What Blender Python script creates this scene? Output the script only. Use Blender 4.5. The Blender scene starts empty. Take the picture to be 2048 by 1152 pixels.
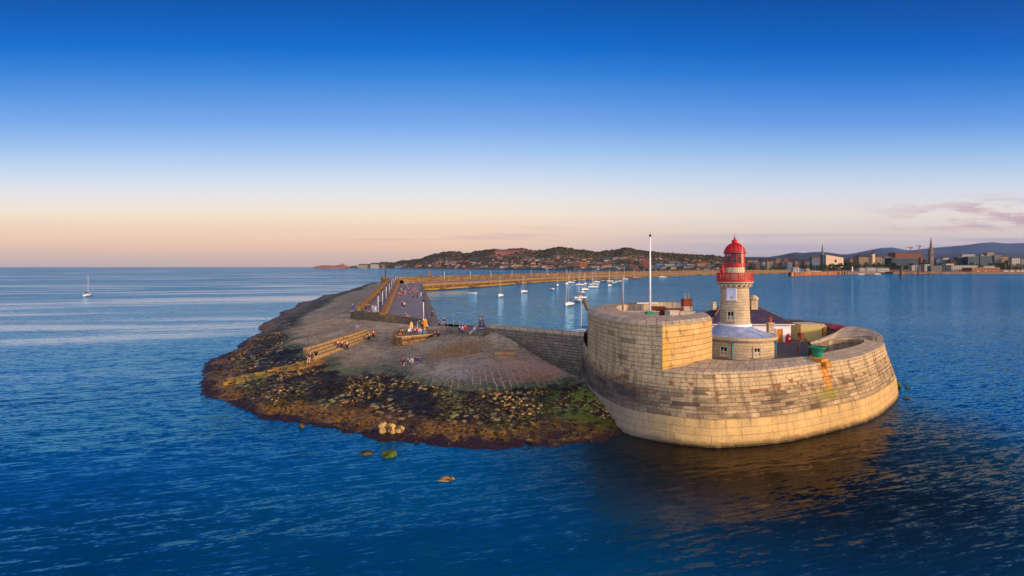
import bpy, math, random
import numpy as np
from mathutils import Vector, Matrix
random.seed(7)
rng = np.random.default_rng(7)
scene = bpy.context.scene
COL = scene.collection
CAMH = 17.0
HOR = 533.6
HAZE = 1.2e-5
F = 1024.0
# ---------------------------------------------------------------- geometry of the place (surveyed from the photo)
def P(px, py, z=0.0):
    D = (CAMH - z) * F / (py - HOR)
    return ((px - 1024.0) / F * D, D, z)
def PD(px, py, D):
    return ((px - 1024.0) / F * D, D, CAMH - (py - HOR) * D / F)
def lin(c):
    c = c / 255.0
    return c / 12.92 if c <= 0.04045 else ((c + 0.055) / 1.055) ** 2.4
def S(r, g, b):
    return (lin(r), lin(g), lin(b), 1.0)
# ---------------------------------------------------------------- object helpers
def tag(o, label=None, cat=None, group=None, kind=None):
    if label: o['label'] = label
    if cat: o['category'] = cat
    if group: o['group'] = group
    if kind: o['kind'] = kind
    return o
def empty(name, loc, rz=0.0, label=None, cat=None, group=None):
    o = bpy.data.objects.new(name, None)
    o.empty_display_size = 0.3
    COL.objects.link(o)
    o.location = loc
    o.rotation_euler = (0, 0, rz)
    tag(o, label, cat, group)
    return o
KIDS = {}
def link_child(o, parent):
    COL.objects.link(o)
    if parent is not None:
        o.parent = parent
        KIDS.setdefault(parent.name, []).append(o)
def copy_tree(o, parent=None):
    c = o.copy()
    link_child(c, parent)
    for ch in list(KIDS.get(o.name, [])):
        copy_tree(ch, c)
    return c
def world_origin(o):
    v = Vector((0, 0, 0))
    while o is not None:
        v += o.location
        o = o.parent
    return v
class MB:
    """collects shapes, then links them as one mesh object"""
    def __init__(self):
        self.v = []; self.f = []; self.uv = []; self.mi = []; self.m = 0; self.hasuv = False
    def add(self, vs, fs, uvs=None):
        b = len(self.v)
        self.v.extend([tuple(p) for p in vs])
        for k, f in enumerate(fs):
            self.f.append(tuple(b + i for i in f))
            self.mi.append(self.m)
            if uvs is not None:
                self.uv.append(uvs[k]); self.hasuv = True
            else:
                self.uv.append(None)
    def box(self, c, s, rz=0.0, taper=1.0):
        cx, cy, cz = c
        ca, sa = math.cos(rz), math.sin(rz)
        vs = []
        for dz in (0, 1):
            t = 1.0 if dz == 0 else taper
            for dx, dy in ((-.5, -.5), (.5, -.5), (.5, .5), (-.5, .5)):
                x, y = dx * s[0] * t, dy * s[1] * t
                vs.append((cx + x * ca - y * sa, cy + x * sa + y * ca, cz + dz * s[2]))
        fs = [(0, 3, 2, 1), (4, 5, 6, 7), (0, 1, 5, 4), (1, 2, 6, 5), (2, 3, 7, 6), (3, 0, 4, 7)]
        w, d, h = s
        uv = [[(0, 0)] * 4, [(0, 0), (w, 0), (w, d), (0, d)], [(0, 0), (w, 0), (w, h), (0, h)], [(0, 0), (d, 0), (d, h), (0, h)],
              [(0, 0), (w, 0), (w, h), (0, h)], [(0, 0), (d, 0), (d, h), (0, h)]]
        self.add(vs, fs, uv)
        return self
    def prism(self, poly, z0, z1, topuv=1.0):
        n = len(poly)
        zz0 = [z0] * n if not hasattr(z0, '__len__') else z0
        zz1 = [z1] * n if not hasattr(z1, '__len__') else z1
        vs = [(p[0], p[1], zz0[i]) for i, p in enumerate(poly)] + [(p[0], p[1], zz1[i]) for i, p in enumerate(poly)]
        area = sum(poly[i][0] * poly[(i + 1) % n][1] - poly[(i + 1) % n][0] * poly[i][1] for i in range(n))
        fs = []; uv = []; u = 0
        for i in range(n):
            j = (i + 1) % n
            L = math.hypot(poly[j][0] - poly[i][0], poly[j][1] - poly[i][1])
            f = (i, j, n + j, n + i); q = [(u, zz0[i]), (u + L, zz0[j]), (u + L, zz1[j]), (u, zz1[i])]
            if area < 0: f = f[::-1]; q = q[::-1]
            fs.append(f); uv.append(q); u += L
        top = tuple(range(n, 2 * n)); bot = tuple(range(n - 1, -1, -1))
        if area < 0: top, bot = top[::-1], bot[::-1]
        fs.append(top); uv.append([(vs[i][0] * topuv, vs[i][1] * topuv) for i in top])
        fs.append(bot); uv.append([(0, 0)] * n)
        self.add(vs, fs, uv)
        return self
    def lathe(self, prof, n=32, c=(0, 0, 0), a0=0.0, cap=True, uvr=None):
        vs = []; fs = []; uv = []
        m = len(prof)
        for r, z in prof:
            for k in range(n):
                a = a0 + 2 * math.pi * k / n
                vs.append((c[0] + r * math.cos(a), c[1] + r * math.sin(a), c[2] + z))
        R = uvr or max(r for r, z in prof)
        lz = [0]
        for i in range(1, m):
            lz.append(lz[-1] + math.hypot(prof[i][0] - prof[i - 1][0], prof[i][1] - prof[i - 1][1]))
        for i in range(m - 1):
            for k in range(n):
                k2 = (k + 1) % n
                fs.append((i * n + k, i * n + k2, (i + 1) * n + k2, (i + 1) * n + k))
                u0 = 2 * math.pi * k / n * R; u1 = 2 * math.pi * (k + 1) / n * R
                uv.append([(u0, lz[i]), (u1, lz[i]), (u1, lz[i + 1]), (u0, lz[i + 1])])
        if cap:
            fs.append(tuple(range(n - 1, -1, -1))); uv.append([(0, 0)] * n)
            fs.append(tuple((m - 1) * n + k for k in range(n))); uv.append([(0, 0)] * n)
        self.add(vs, fs, uv)
        return self
    def tube(self, a, b, r0, r1=None, n=8):
        a = Vector(a); b = Vector(b); r1 = r0 if r1 is None else r1
        d = (b - a).normalized()
        u = d.cross(Vector((0, 0, 1)) if abs(d.z) < .9 else Vector((1, 0, 0))).normalized()
        w = d.cross(u)
        vs = []
        for p, r in ((a, r0), (b, r1)):
            for k in range(n):
                t = 2 * math.pi * k / n
                vs.append(tuple(p + u * (r * math.cos(t)) + w * (r * math.sin(t))))
        fs = [(k, n + k, n + (k + 1) % n, (k + 1) % n) for k in range(n)]
        fs.append(tuple(range(n))); fs.append(tuple(2 * n - 1 - k for k in range(n)))
        self.add(vs, fs, [[(0, 0)] * len(f) for f in fs])
        return self
    def blob(self, c, r, sx=1, sy=1, sz=1, jit=.15, rnd=random):
        vs = [(c[0] + v[0] * r * sx * (1 + rnd.uniform(-jit, jit)), c[1] + v[1] * r * sy * (1 + rnd.uniform(-jit, jit)),
               c[2] + v[2] * r * sz * (1 + rnd.uniform(-jit, jit))) for v in ICO_V]
        self.add(vs, ICO_F)
        return self
    def build(self, name, mats, parent=None, smooth=False, origin=None):
        me = bpy.data.meshes.new(name)
        off = Vector(origin) if origin is not None else (world_origin(parent) if parent is not None else Vector((0, 0, 0)))
        me.from_pydata([(x - off.x, y - off.y, z - off.z) for x, y, z in self.v], [], self.f)
        if not isinstance(mats, (list, tuple)): mats = [mats]
        for m in mats: me.materials.append(m)
        if len(mats) > 1: me.polygons.foreach_set('material_index', self.mi)
        if self.hasuv:
            ul = me.uv_layers.new(name='UVMap')
            flat = []
            for f, q in zip(self.f, self.uv):
                if q is None: q = [(0, 0)] * len(f)
                for a in q: flat.extend(a)
            ul.data.foreach_set('uv', flat)
        if smooth: me.polygons.foreach_set('use_smooth', [True] * len(me.polygons))
        me.update()
        o = bpy.data.objects.new(name, me)
        if origin is not None and parent is None: o.location = origin
        link_child(o, parent)
        return o
def _ico():
    import bmesh
    bm = bmesh.new(); bmesh.ops.create_icosphere(bm, subdivisions=2, radius=1)
    v = [tuple(p.co) for p in bm.verts]; f = [tuple(q.index for q in p.verts) for p in bm.faces]
    bm.free(); return v, f
ICO_V, ICO_F = _ico()
def np_mesh(name, V, Fq, mat, smooth=False, uv=None, mats=None, mi=None, attr=None):
    V = np.asarray(V, dtype=np.float32); Fq = np.asarray(Fq, dtype=np.int32)
    me = bpy.data.meshes.new(name)
    k = Fq.shape[1]
    me.vertices.add(len(V)); me.vertices.foreach_set('co', V.ravel())
    me.loops.add(Fq.size); me.loops.foreach_set('vertex_index', Fq.ravel())
    me.polygons.add(len(Fq)); me.polygons.foreach_set('loop_start', np.arange(0, Fq.size, k, dtype=np.int32))
    me.polygons.foreach_set('loop_total', np.full(len(Fq), k, dtype=np.int32))
    if smooth: me.polygons.foreach_set('use_smooth', np.ones(len(Fq), dtype=bool))
    if uv is not None:
        ul = me.uv_layers.new(name='UVMap'); ul.data.foreach_set('uv', np.asarray(uv, dtype=np.float32)[Fq.ravel()].ravel())
    for m in (mats or [mat]): me.materials.append(m)
    if mi is not None: me.polygons.foreach_set('material_index', mi)
    if attr is not None:
        for nm, arr in attr.items():
            at = me.attributes.new(nm, 'FLOAT', 'POINT'); at.data.foreach_set('value', np.asarray(arr, dtype=np.float32))
    me.update(); me.validate()
    o = bpy.data.objects.new(name, me); COL.objects.link(o)
    return o
def catmull(pts, n=6, closed=False):
    out = []
    N = len(pts); rngk = range(N if closed else N - 1)
    g = (lambda i: pts[i % N]) if closed else (lambda i: pts[max(0, min(N - 1, i))])
    for i in rngk:
        p0, p1, p2, p3 = g(i - 1), g(i), g(i + 1), g(i + 2)
        for k in range(n):
            t = k / n
            out.append(tuple(.5 * ((2 * b) + (c - a) * t + (2 * a - 5 * b + 4 * c - d) * t * t + (-a + 3 * b - 3 * c + d) * t ** 3)
                             for a, b, c, d in zip(p0, p1, p2, p3)))
    if not closed: out.append(tuple(pts[-1]))
    return out
def vnoise(x, y, seed=0):
    xi = np.floor(x).astype(np.int64); yi = np.floor(y).astype(np.int64)
    fx = x - xi; fy = y - yi
    fx = fx * fx * (3 - 2 * fx); fy = fy * fy * (3 - 2 * fy)
    def h(a, b):
        n = (a * 374761393 + b * 668265263 + seed * 1442695041) & 0xFFFFFFFF
        n = ((n ^ (n >> 13)) * 1274126177) & 0xFFFFFFFF
        return ((n ^ (n >> 16)) & 0xFFFF) / 65535.0
    return (h(xi, yi) * (1 - fx) + h(xi + 1, yi) * fx) * (1 - fy) + (h(xi, yi + 1) * (1 - fx) + h(xi + 1, yi + 1) * fx) * fy
def fbm(x, y, o=3, seed=0):
    s = 0; a = .5
    for k in range(o):
        s = s + a * (vnoise(x * 2 ** k, y * 2 ** k, seed + k * 7) - .5); a *= .5
    return s
# ---------------------------------------------------------------- node helpers
class NT:
    def __init__(s, tree): s.t = tree; s.N = tree.nodes; s.L = tree.links
    def node(s, typ, props=None, **inp):
        n = s.N.new(typ)
        for k, v in (props or {}).items(): setattr(n, k, v)
        for k, v in inp.items(): s.put(n.inputs[k.replace('_', ' ')], v)
        return n
    def put(s, sock, v):
        if isinstance(v, bpy.types.NodeSocket): s.L.new(v, sock)
        elif v is not None: sock.default_value = v
    def m(s, op, a, b=None, c=None, clamp=False):
        n = s.N.new('ShaderNodeMath'); n.operation = op; n.use_clamp = clamp
        for i, v in enumerate((a, b, c)):
            if v is not None: s.put(n.inputs[i], v)
        return n.outputs[0]
    def vm(s, op, a, b=None):
        n = s.N.new('ShaderNodeVectorMath'); n.operation = op
        s.put(n.inputs[0], a)
        if b is not None: s.put(n.inputs[1], b)
        return n.outputs['Value'] if op in ('DOT_PRODUCT', 'LENGTH', 'DISTANCE') else n.outputs[0]
    def obj(s): return s.N.new('ShaderNodeTexCoord').outputs['Object']
    def gen(s): return s.N.new('ShaderNodeTexCoord').outputs['Generated']
    def uv(s): return s.N.new('ShaderNodeTexCoord').outputs['UV']
    def pos(s): return s.N.new('ShaderNodeNewGeometry').outputs['Position']
    def sep(s, v):
        n = s.N.new('ShaderNodeSeparateXYZ'); s.put(n.inputs[0], v); return n.outputs
    def com(s, x, y, z=0.0):
        n = s.N.new('ShaderNodeCombineXYZ'); s.put(n.inputs[0], x); s.put(n.inputs[1], y); s.put(n.inputs[2], z); return n.outputs[0]
    def noise(s, v, scale, detail=3, rough=.5, dist=0.0):
        n = s.N.new('ShaderNodeTexNoise'); s.put(n.inputs['Vector'], v)
        n.inputs['Scale'].default_value = scale; n.inputs['Detail'].default_value = detail
        n.inputs['Roughness'].default_value = rough; n.inputs['Distortion'].default_value = dist
        return n.outputs['Fac']
    def vor(s, v, scale, feat='F1', out='Distance', rand=1.0):
        n = s.N.new('ShaderNodeTexVoronoi'); n.feature = feat; s.put(n.inputs['Vector'], v)
        n.inputs['Scale'].default_value = scale; n.inputs['Randomness'].default_value = rand
        return n.outputs[out]
    def brick(s, v, w, h, mortar=.02, smooth=.1, off=.5, sq=1.0):
        n = s.N.new('ShaderNodeTexBrick'); s.put(n.inputs['Vector'], v)
        n.inputs['Scale'].default_value = 1.0; n.inputs['Mortar Size'].default_value = mortar
        n.inputs['Mortar Smooth'].default_value = smooth; n.inputs['Brick Width'].default_value = w
        n.inputs['Row Height'].default_value = h; n.offset = off
        n.inputs['Color1'].default_value = (0, 0, 0, 1); n.inputs['Color2'].default_value = (1, 1, 1, 1)
        n.inputs['Mortar'].default_value = (.5, .5, .5, 1)
        return n.outputs['Color'], n.outputs['Fac']
    def ramp(s, f, stops, interp='LINEAR'):
        n = s.N.new('ShaderNodeValToRGB'); s.put(n.inputs[0], f); cr = n.color_ramp; cr.interpolation = interp
        while len(cr.elements) < len(stops): cr.elements.new(.5)
        for e, (p, c) in zip(cr.elements, stops):
            e.position = p; e.color = c if hasattr(c, '__len__') else (c, c, c, 1)
        return n.outputs[0]
    def mix(s, f, a, b, blend='MIX'):
        n = s.N.new('ShaderNodeMix'); n.data_type = 'RGBA'; n.blend_type = blend
        s.put(n.inputs[0], f); s.put(n.inputs[6], a); s.put(n.inputs[7], b); return n.outputs[2]
    def sm(s, x, lo, hi, a=0.0, b=1.0):
        n = s.N.new('ShaderNodeMapRange'); n.interpolation_type = 'SMOOTHSTEP'
        s.put(n.inputs[0], x); s.put(n.inputs[1], lo); s.put(n.inputs[2], hi); s.put(n.inputs[3], a); s.put(n.inputs[4], b)
        return n.outputs[0]
    def bump(s, h, dist=1.0, strength=1.0, normal=None):
        n = s.N.new('ShaderNodeBump'); n.inputs['Distance'].default_value = dist; n.inputs['Strength'].default_value = strength
        s.put(n.inputs['Height'], h)
        if normal is not None: s.put(n.inputs['Normal'], normal)
        return n.outputs[0]
def newmat(name):
    m = bpy.data.materials.new(name); m.use_nodes = True
    t = m.node_tree
    bs = [n for n in t.nodes if n.type == 'BSDF_PRINCIPLED'][0]
    return m, NT(t), bs
def setb(nt, bs, col=None, rough=None, normal=None, metal=None, spec=None):
    if col is not None: nt.put(bs.inputs['Base Color'], col)
    if rough is not None: nt.put(bs.inputs['Roughness'], rough)
    if normal is not None: nt.put(bs.inputs['Normal'], normal)
    if metal is not None: bs.inputs['Metallic'].default_value = metal
    if spec is not None: bs.inputs['Specular IOR Level'].default_value = spec
_pl = {}
def plain(name, col, rough=.7, metal=0.0, var=.25, scale=2.0, spec=.4):
    if name in _pl: return _pl[name]
    m, n, b = newmat(name)
    v = n.obj()
    f = n.noise(v, scale, 4, .6)
    dark = tuple(c * (1 - var) for c in col[:3]) + (1,)
    light = tuple(min(1, c * (1 + var)) for c in col[:3]) + (1,)
    setb(n, b, n.ramp(f, [(.3, dark), (.7, light)]), rough, None, metal, spec)
    _pl[name] = m
    return m
# ---------------------------------------------------------------- camera
cd = bpy.data.cameras.new('camera'); cam = bpy.data.objects.new('camera', cd); COL.objects.link(cam)
cam.location = (0, 0, CAMH); cam.rotation_euler = (math.radians(90), 0, 0)
cd.sensor_width = 36; cd.lens = 18.0; cd.shift_y = -(576 - HOR) / 2048.0
cd.clip_start = .5; cd.clip_end = 120000
scene.camera = cam
# ---------------------------------------------------------------- sun + sky
SUN_AZ = math.atan2(.86, -.50)      # compass-like angle from +Y towards +X
SUN_EL = math.radians(12.0)
sd = Vector((math.sin(SUN_AZ) * math.cos(SUN_EL), math.cos(SUN_AZ) * math.cos(SUN_EL), math.sin(SUN_EL)))
sl = bpy.data.lights.new('sun', 'SUN'); so = bpy.data.objects.new('sun', sl); COL.objects.link(so)
sl.energy = 4.5; sl.angle = math.radians(5.0); sl.color = (1.0, .66, .36)
so.rotation_euler = (-sd).to_track_quat('-Z', 'Y').to_euler()
w = bpy.data.worlds.new('World'); scene.world = w; w.use_nodes = True
n = NT(w.node_tree)
for q in list(n.N): n.N.remove(q)
d = n.gen()
sx, sy, sz = n.sep(d)
# elevation seen in the plane across the anti-sun axis
el = n.m('DIVIDE', sz, n.m('SQRT', n.m('ADD', n.m('ADD', n.m('MULTIPLY', sy, sy), n.m('MULTIPLY', sz, sz)), n.m('MULTIPLY', n.m('MULTIPLY', sx, sx), .04))))
def tt(y): t = (HOR - y) / F; return max(0, t / math.sqrt(1 + t * t))
LS = [(0, (198, 174, 166)), (tt(515), (218, 186, 168)), (tt(485), (236, 200, 174)), (tt(455), (240, 212, 188)), (tt(425), (242, 228, 210)), (tt(390), (230, 230, 231)),
      (tt(350), (204, 220, 240)), (tt(300), (164, 199, 240)), (tt(250), (124, 173, 235)), (tt(200), (92, 153, 228)), (tt(150), (54, 133, 217)), (tt(100), (10, 112, 207)),
      (tt(50), (0, 98, 190)), (tt(0), (0, 86, 172)), (.72, (0, 66, 146)), (1.0, (2, 48, 114))]
RS = [(0, (160, 156, 182)), (tt(515), (172, 166, 188)), (tt(490), (192, 183, 193)), (tt(465), (216, 203, 197)), (tt(430), (227, 219, 214)), (tt(390), (216, 220, 230)),
      (tt(350), (190, 210, 234)), (tt(300), (148, 189, 234)), (tt(250), (106, 160, 229)), (tt(200), (74, 140, 220)), (tt(150), (38, 120, 208)), (tt(100), (4, 102, 196)),
      (tt(50), (0, 90, 180)), (tt(0), (0, 79, 163)), (.72, (0, 62, 138)), (1.0, (2, 46, 110))]
RL = n.ramp(el, [(p, S(*c)) for p, c in LS]); RR = n.ramp(el, [(p, S(*c)) for p, c in RS])
sky = n.mix(n.sm(sx, -.15, .6), RL, RR)
# thin clouds over the mountains to the right
az = n.m('DIVIDE', sx, n.m('MAXIMUM', sy, .05))
elv = n.m('DIVIDE', sz, n.m('MAXIMUM', sy, .05))
cv = n.com(n.m('MULTIPLY', az, 9.0), n.m('MULTIPLY', elv, 50.0), 3.3)
c1 = n.sm(n.noise(cv, 1.0, 5, .62), .42, .58)
mask = n.m('MULTIPLY', n.sm(az, .62, .95), n.m('MULTIPLY', n.sm(elv, .06, .085), n.sm(elv, .15, .11)))
cl = n.m('MULTIPLY', n.m('MULTIPLY', c1, mask), .95)
cv2 = n.com(n.m('MULTIPLY', az, 2.2), n.m('MULTIPLY', elv, 60.0), 9.1)
c2 = n.sm(n.noise(cv2, 1.0, 4, .5), .42, .62)
mask2 = n.m('MULTIPLY', n.sm(az, .05, .8), n.m('MULTIPLY', n.sm(elv, .012, .02), n.sm(elv, .085, .055)))
sky = n.mix(n.m('MULTIPLY', n.m('MULTIPLY', c2, mask2), .7), sky, S(172, 163, 188))
ccol = n.mix(n.noise(cv, 2.1, 3), S(150, 150, 178), S(236, 194, 188))
sky = n.mix(cl, sky, ccol)
mask3 = n.m('MULTIPLY', n.m('MULTIPLY', n.sm(az, -.45, -.2), n.sm(az, .2, 0.0)), n.m('MULTIPLY', n.sm(elv, .045, .055), n.sm(elv, .085, .07)))
sky = n.mix(n.m('MULTIPLY', n.m('MULTIPLY', n.sm(n.noise(cv2, 1.6, 4), .5, .66), mask3), .45), sky, S(205, 172, 180))
# glow of the low sun behind the viewer
g = n.m('POWER', n.m('MAXIMUM', n.vm('DOT_PRODUCT', d, tuple(sd)), 0.0), 5.0)
sky = n.mix(n.m('MULTIPLY', g, .75), sky, (1.5, .85, .42, 1), 'ADD')
sky = n.mix(n.m('MULTIPLY', n.sm(sy, .05, -.7), n.sm(sz, -.05, .1)), sky, (1.3, 1.15, 1.05, 1), 'ADD')  # added fill: unseen sky behind the viewer brightened to lift camera-facing sides
st = n.N.new('ShaderNodeTexSky'); st.sky_type = 'NISHITA'; st.sun_disc = False
st.sun_elevation = SUN_EL; st.sun_rotation = SUN_AZ; st.air_density = 1.2; st.ozone_density = 2.0
nish = n.vm('MULTIPLY', st.outputs[0], (.08, .08, .08))
sky = n.mix(.012, sky, nish)
sky = n.mix(1.0, sky, n.mix(n.sm(el, .28, .03), (.97, .99, 1.02, 1), (1.10, 1.07, 1.05, 1)), 'MULTIPLY')
bg = n.N.new('ShaderNodeBackground'); n.L.new(sky, bg.inputs[0]); bg.inputs[1].default_value = 1.0
wo = n.N.new('ShaderNodeOutputWorld'); n.L.new(bg.outputs[0], wo.inputs[0])
vs_ = scene.view_settings; vs_.view_transform = 'Standard'; vs_.look = 'None'; vs_.exposure = 0.0; vs_.gamma = 1.0
scene.cycles.max_bounces = 6; scene.cycles.volume_bounces = 0
# ---------------------------------------------------------------- water
m, n, b = newmat('sea_water')
v = n.obj()
x, y, z = n.sep(v)
rv = n.com(n.m('ADD', n.m('MULTIPLY', x, .96), n.m('MULTIPLY', y, .27)), n.m('ADD', n.m('MULTIPLY', x, -.27), n.m('MULTIPLY', y, .96)), 0.0)
def slopes(vec, scale, amp, detail=2, dist=.3):
    q = n.N.new('ShaderNodeTexNoise'); n.put(q.inputs['Vector'], vec); q.inputs['Scale'].default_value = scale
    q.inputs['Detail'].default_value = detail; q.inputs['Roughness'].default_value = .55; q.inputs['Distortion'].default_value = dist
    c = n.vm('SUBTRACT', q.outputs['Color'], (.5, .5, .5))
    return n.vm('MULTIPLY', c, (amp * .95, amp, 0))
slick = n.noise(n.vm('MULTIPLY', rv, (.0030, .024, 1)), 1.0, 5, .55, 1.2)
dist = n.vm('LENGTH', v)
harbour = n.m('MULTIPLY', n.sm(x, -60.0, 40.0), n.sm(y, 60.0, 110.0))
sk = n.sm(n.m('SUBTRACT', slick, n.m('SUBTRACT', n.m('MULTIPLY', harbour, .30), n.m('MULTIPLY', n.m('MULTIPLY', n.sm(x, -40.0, -90.0), n.sm(dist, 60.0, 230.0)), n.sm(dist, 620.0, 330.0, 0.0, .05)))), .47, .62, 1.0, .28)
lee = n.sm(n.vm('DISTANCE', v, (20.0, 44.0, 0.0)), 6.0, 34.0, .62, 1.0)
gust = n.noise(n.vm('MULTIPLY', rv, (.012, .03, 1)), 1.0, 3, .5, .5)
amp = n.m('MULTIPLY', n.m('MULTIPLY', sk, lee), n.m('MULTIPLY', n.sm(gust, .3, .7, .85, 1.15), n.sm(dist, 40.0, 600.0, .72, 2.3)))
s_ = n.vm('ADD', n.vm('ADD', slopes(n.vm('MULTIPLY', rv, (.16, 1.0, 1)), 3.0, 1.15, 4), slopes(n.vm('MULTIPLY', rv, (.25, 1.0, 1)), 7.0, .85, 3)),
          n.vm('ADD', slopes(n.vm('MULTIPLY', rv, (.16, 1.0, 1)), .55, .30, 2), slopes(n.vm('MULTIPLY', v, (.7, 1.0, 1)), 8.0, .26, 1)))
am = n.N.new('ShaderNodeVectorMath'); am.operation = 'SCALE'; n.put(am.inputs[0], s_); n.put(am.inputs['Scale'], amp)
nor = n.vm('NORMALIZE', n.vm('ADD', am.outputs[0], (0, 0, 1)))
body = n.node('ShaderNodeBsdfDiffuse'); n.put(body.inputs[0], n.mix(n.sm(dist, 30, 400), n.mix(n.sm(n.vm('DISTANCE', v, (24.0, 48.0, 0.0)), 8.0, 30.0), (.006, .006, .004, 1), n.mix(n.sm(gust, .35, .65), (.0, .032, .085, 1), (.001, .080, .185, 1))), (.006, .135, .28, 1))); n.put(body.inputs['Normal'], nor)  # water painted near black by the fort to deepen its dark reflection
gl = n.node('ShaderNodeBsdfGlossy'); gl.inputs['Roughness'].default_value = .05; n.put(gl.inputs['Normal'], nor)
refl_tint = n.sm(n.vm('DISTANCE', v, (26.0, 50.0, 0.0)), 16.0, 34.0)  # mask for the fort's brown reflection, painted in as a gloss tint
n.put(gl.inputs['Color'], n.mix(refl_tint, (.42, .36, .28, 1), n.mix(sk, n.mix(n.sm(dist, 60, 160), (.20, .62, 1.0, 1), (.84, .90, 1.0, 1)), n.mix(n.sm(dist, 50, 220), (.15, .60, 1.0, 1), (.42, .75, 1.0, 1)))))
fr = n.node('ShaderNodeFresnel'); fr.inputs[0].default_value = 1.38; n.put(fr.inputs['Normal'], nor)
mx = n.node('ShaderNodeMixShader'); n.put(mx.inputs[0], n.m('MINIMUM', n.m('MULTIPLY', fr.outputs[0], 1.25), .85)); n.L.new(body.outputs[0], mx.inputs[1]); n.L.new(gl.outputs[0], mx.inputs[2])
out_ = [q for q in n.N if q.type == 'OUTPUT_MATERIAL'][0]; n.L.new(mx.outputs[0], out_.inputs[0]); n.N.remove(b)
R0 = [5, 400, 2000, 8000, 20000, 32000]
vsx = []; fsx = []
NS = 48
for r in R0:
    for k in range(NS): vsx.append((r * math.cos(2 * math.pi * k / NS), r * math.sin(2 * math.pi * k / NS), 0))
vsx.append((0, 0, 0)); c0 = len(vsx) - 1
for k in range(NS): fsx.append((c0, k, (k + 1) % NS))
for i in range(len(R0) - 1):
    for k in range(NS): fsx.append((i * NS + k, (i + 1) * NS + k, (i + 1) * NS + (k + 1) % NS, i * NS + (k + 1) % NS))
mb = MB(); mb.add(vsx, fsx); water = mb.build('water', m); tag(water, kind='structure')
# ================================================================ shore and stone apron of the pier head
WL = [(1250, 865), (1200, 884), (1150, 887), (1080, 893), (1010, 898), (930, 898), (860, 890), (800, 885), (740, 878), (680, 862), (620, 850), (560, 842), (500, 826),
      (450, 805), (410, 790), (400, 770), (405, 740), (430, 715), (480, 690), (520, 665), (516, 655), (560, 625), (600, 605), (650, 590), (700, 580), (760, 568)]
wl = [P(a, c, 0)[:2] for a, c in WL]
ctrl = [(q[0], q[1], 0.0) for q in wl]
for i in range(1, len(wl)):
    a, c = Vector(wl[i - 1]), Vector(wl[i])
    t = (c - a); L = t.length; t.normalize(); nn = Vector((-t.y, t.x)) * -1     # outward when walking clockwise seen from above
    mid = (a + c) / 2
    for sgn in (1,):
        o = mid + nn * -6.0
        o2 = mid + nn * 6.0
        cen = Vector((-18, 100)) if mid.y < 130 else Vector((-18 - (mid.y - 100) * .2, mid.y))
        q = o if (o - cen).length > (o2 - cen).length else o2
        ctrl.append((q.x, q.y, -1.3))
for px, py, z in [(760, 840, .5), (760, 800, 1.2), (760, 760, 2.0), (760, 720, 2.8), (760, 690, 3.3), (760, 662, 4.0),
                  (1010, 860, .6), (1010, 820, 1.4), (1010, 790, 2.0), (1010, 750, 3.2), (1010, 715, 4.3), (1010, 690, 5.0), (1000, 670, 5.9),
                  (1150, 850, .6), (1150, 810, 1.3), (1150, 770, 2.1), (1160, 745, 2.5), (1110, 730, 3.3),
                  (880, 850, .7), (880, 815, 1.4), (880, 780, 2.1), (880, 740, 3.0), (880, 700, 4.2), (880, 672, 5.0), (940, 660, 5.8), (860, 664, 4.9),
                  (640, 830, .4), (640, 800, .9), (640, 760, 1.7), (640, 735, 2.2), (560, 666, 2.2), (567, 684, 2.2), (583, 702, 2.2), (606, 714, 2.3), (700, 762, 2.1),
                  (594, 637, 2.2), (651, 608, 2.2), (718, 581, 2.2), (700, 643, 3.9), (650, 650, 3.4), (620, 670, 3.0), (690, 680, 3.5), (752, 677, 3.6),
                  (500, 790, .6), (500, 760, 1.0), (520, 720, 1.2), (470, 740, .7), (450, 780, .4), (560, 800, 1.0), (560, 760, 1.5), (560, 720, 1.6),
                  (540, 690, 1.2), (600, 622, 1.0), (650, 597, 1.0), (655, 700, 3.0), (690, 725, 2.8)]:
    ctrl.append(P(px, py, z))
ctrl += [(7.2, 79.2, 3.9), (2.9, 82.3, 5.7), (10.6, 76.0, 3.1), (-1, 85.5, 6.2), (9.3, 70, 3.05), (9.4, 65, 2.75), (9.6, 59.2, 2.2), (10.1, 54.9, 1.2)]
for Y in (140, 180, 240, 300, 360, 420): ctrl.append((-39.5 - (Y - 132) * .208, Y, 6.0 if Y < 400 else 5.5))
for Y in (420, 480): ctrl.append((-118 - (Y - 420) * .2, Y, 2.0))
C = np.array(ctrl)
def phi(r2): return np.where(r2 > 0, .5 * r2 * np.log(np.maximum(r2, 1e-9)), 0)
SC = 60.0
Xc = C[:, :2] / SC
K = phi(((Xc[:, None] - Xc[None]) ** 2).sum(-1)) + np.eye(len(C)) * 4e-4
Pm = np.c_[np.ones(len(C)), Xc]
A = np.block([[K, Pm], [Pm.T, np.zeros((3, 3))]])
sol = np.linalg.solve(A, np.r_[C[:, 2], 0, 0, 0])
def tps(x, y):
    x = np.atleast_1d(np.asarray(x, float)); y = np.atleast_1d(np.asarray(y, float))
    out = np.empty(x.shape)
    fl = out.ravel(); xf = x.ravel() / SC; yf = y.ravel() / SC
    for s in range(0, len(fl), 20000):
        a = np.c_[xf[s:s + 20000], yf[s:s + 20000]]
        fl[s:s + 20000] = phi(((a[:, None] - Xc[None]) ** 2).sum(-1)) @ sol[:len(C)] + sol[-3] + a @ sol[-2:]
    return np.minimum(fl.reshape(x.shape), 6.6)
def ground(px, py):
    """where a sight line over the apron meets it"""
    D = np.linspace(46, 220, 700)
    x = (px - 1024) / F * D; z = CAMH - (py - HOR) * D / F
    g = tps(x, D)
    k = int(np.argmax(z < g))
    return (x[k], D[k], g[k])
xs = np.r_[np.arange(-190, -58, 2.0), np.arange(-58, 21, .36)]
ys = [46.5]
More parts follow.
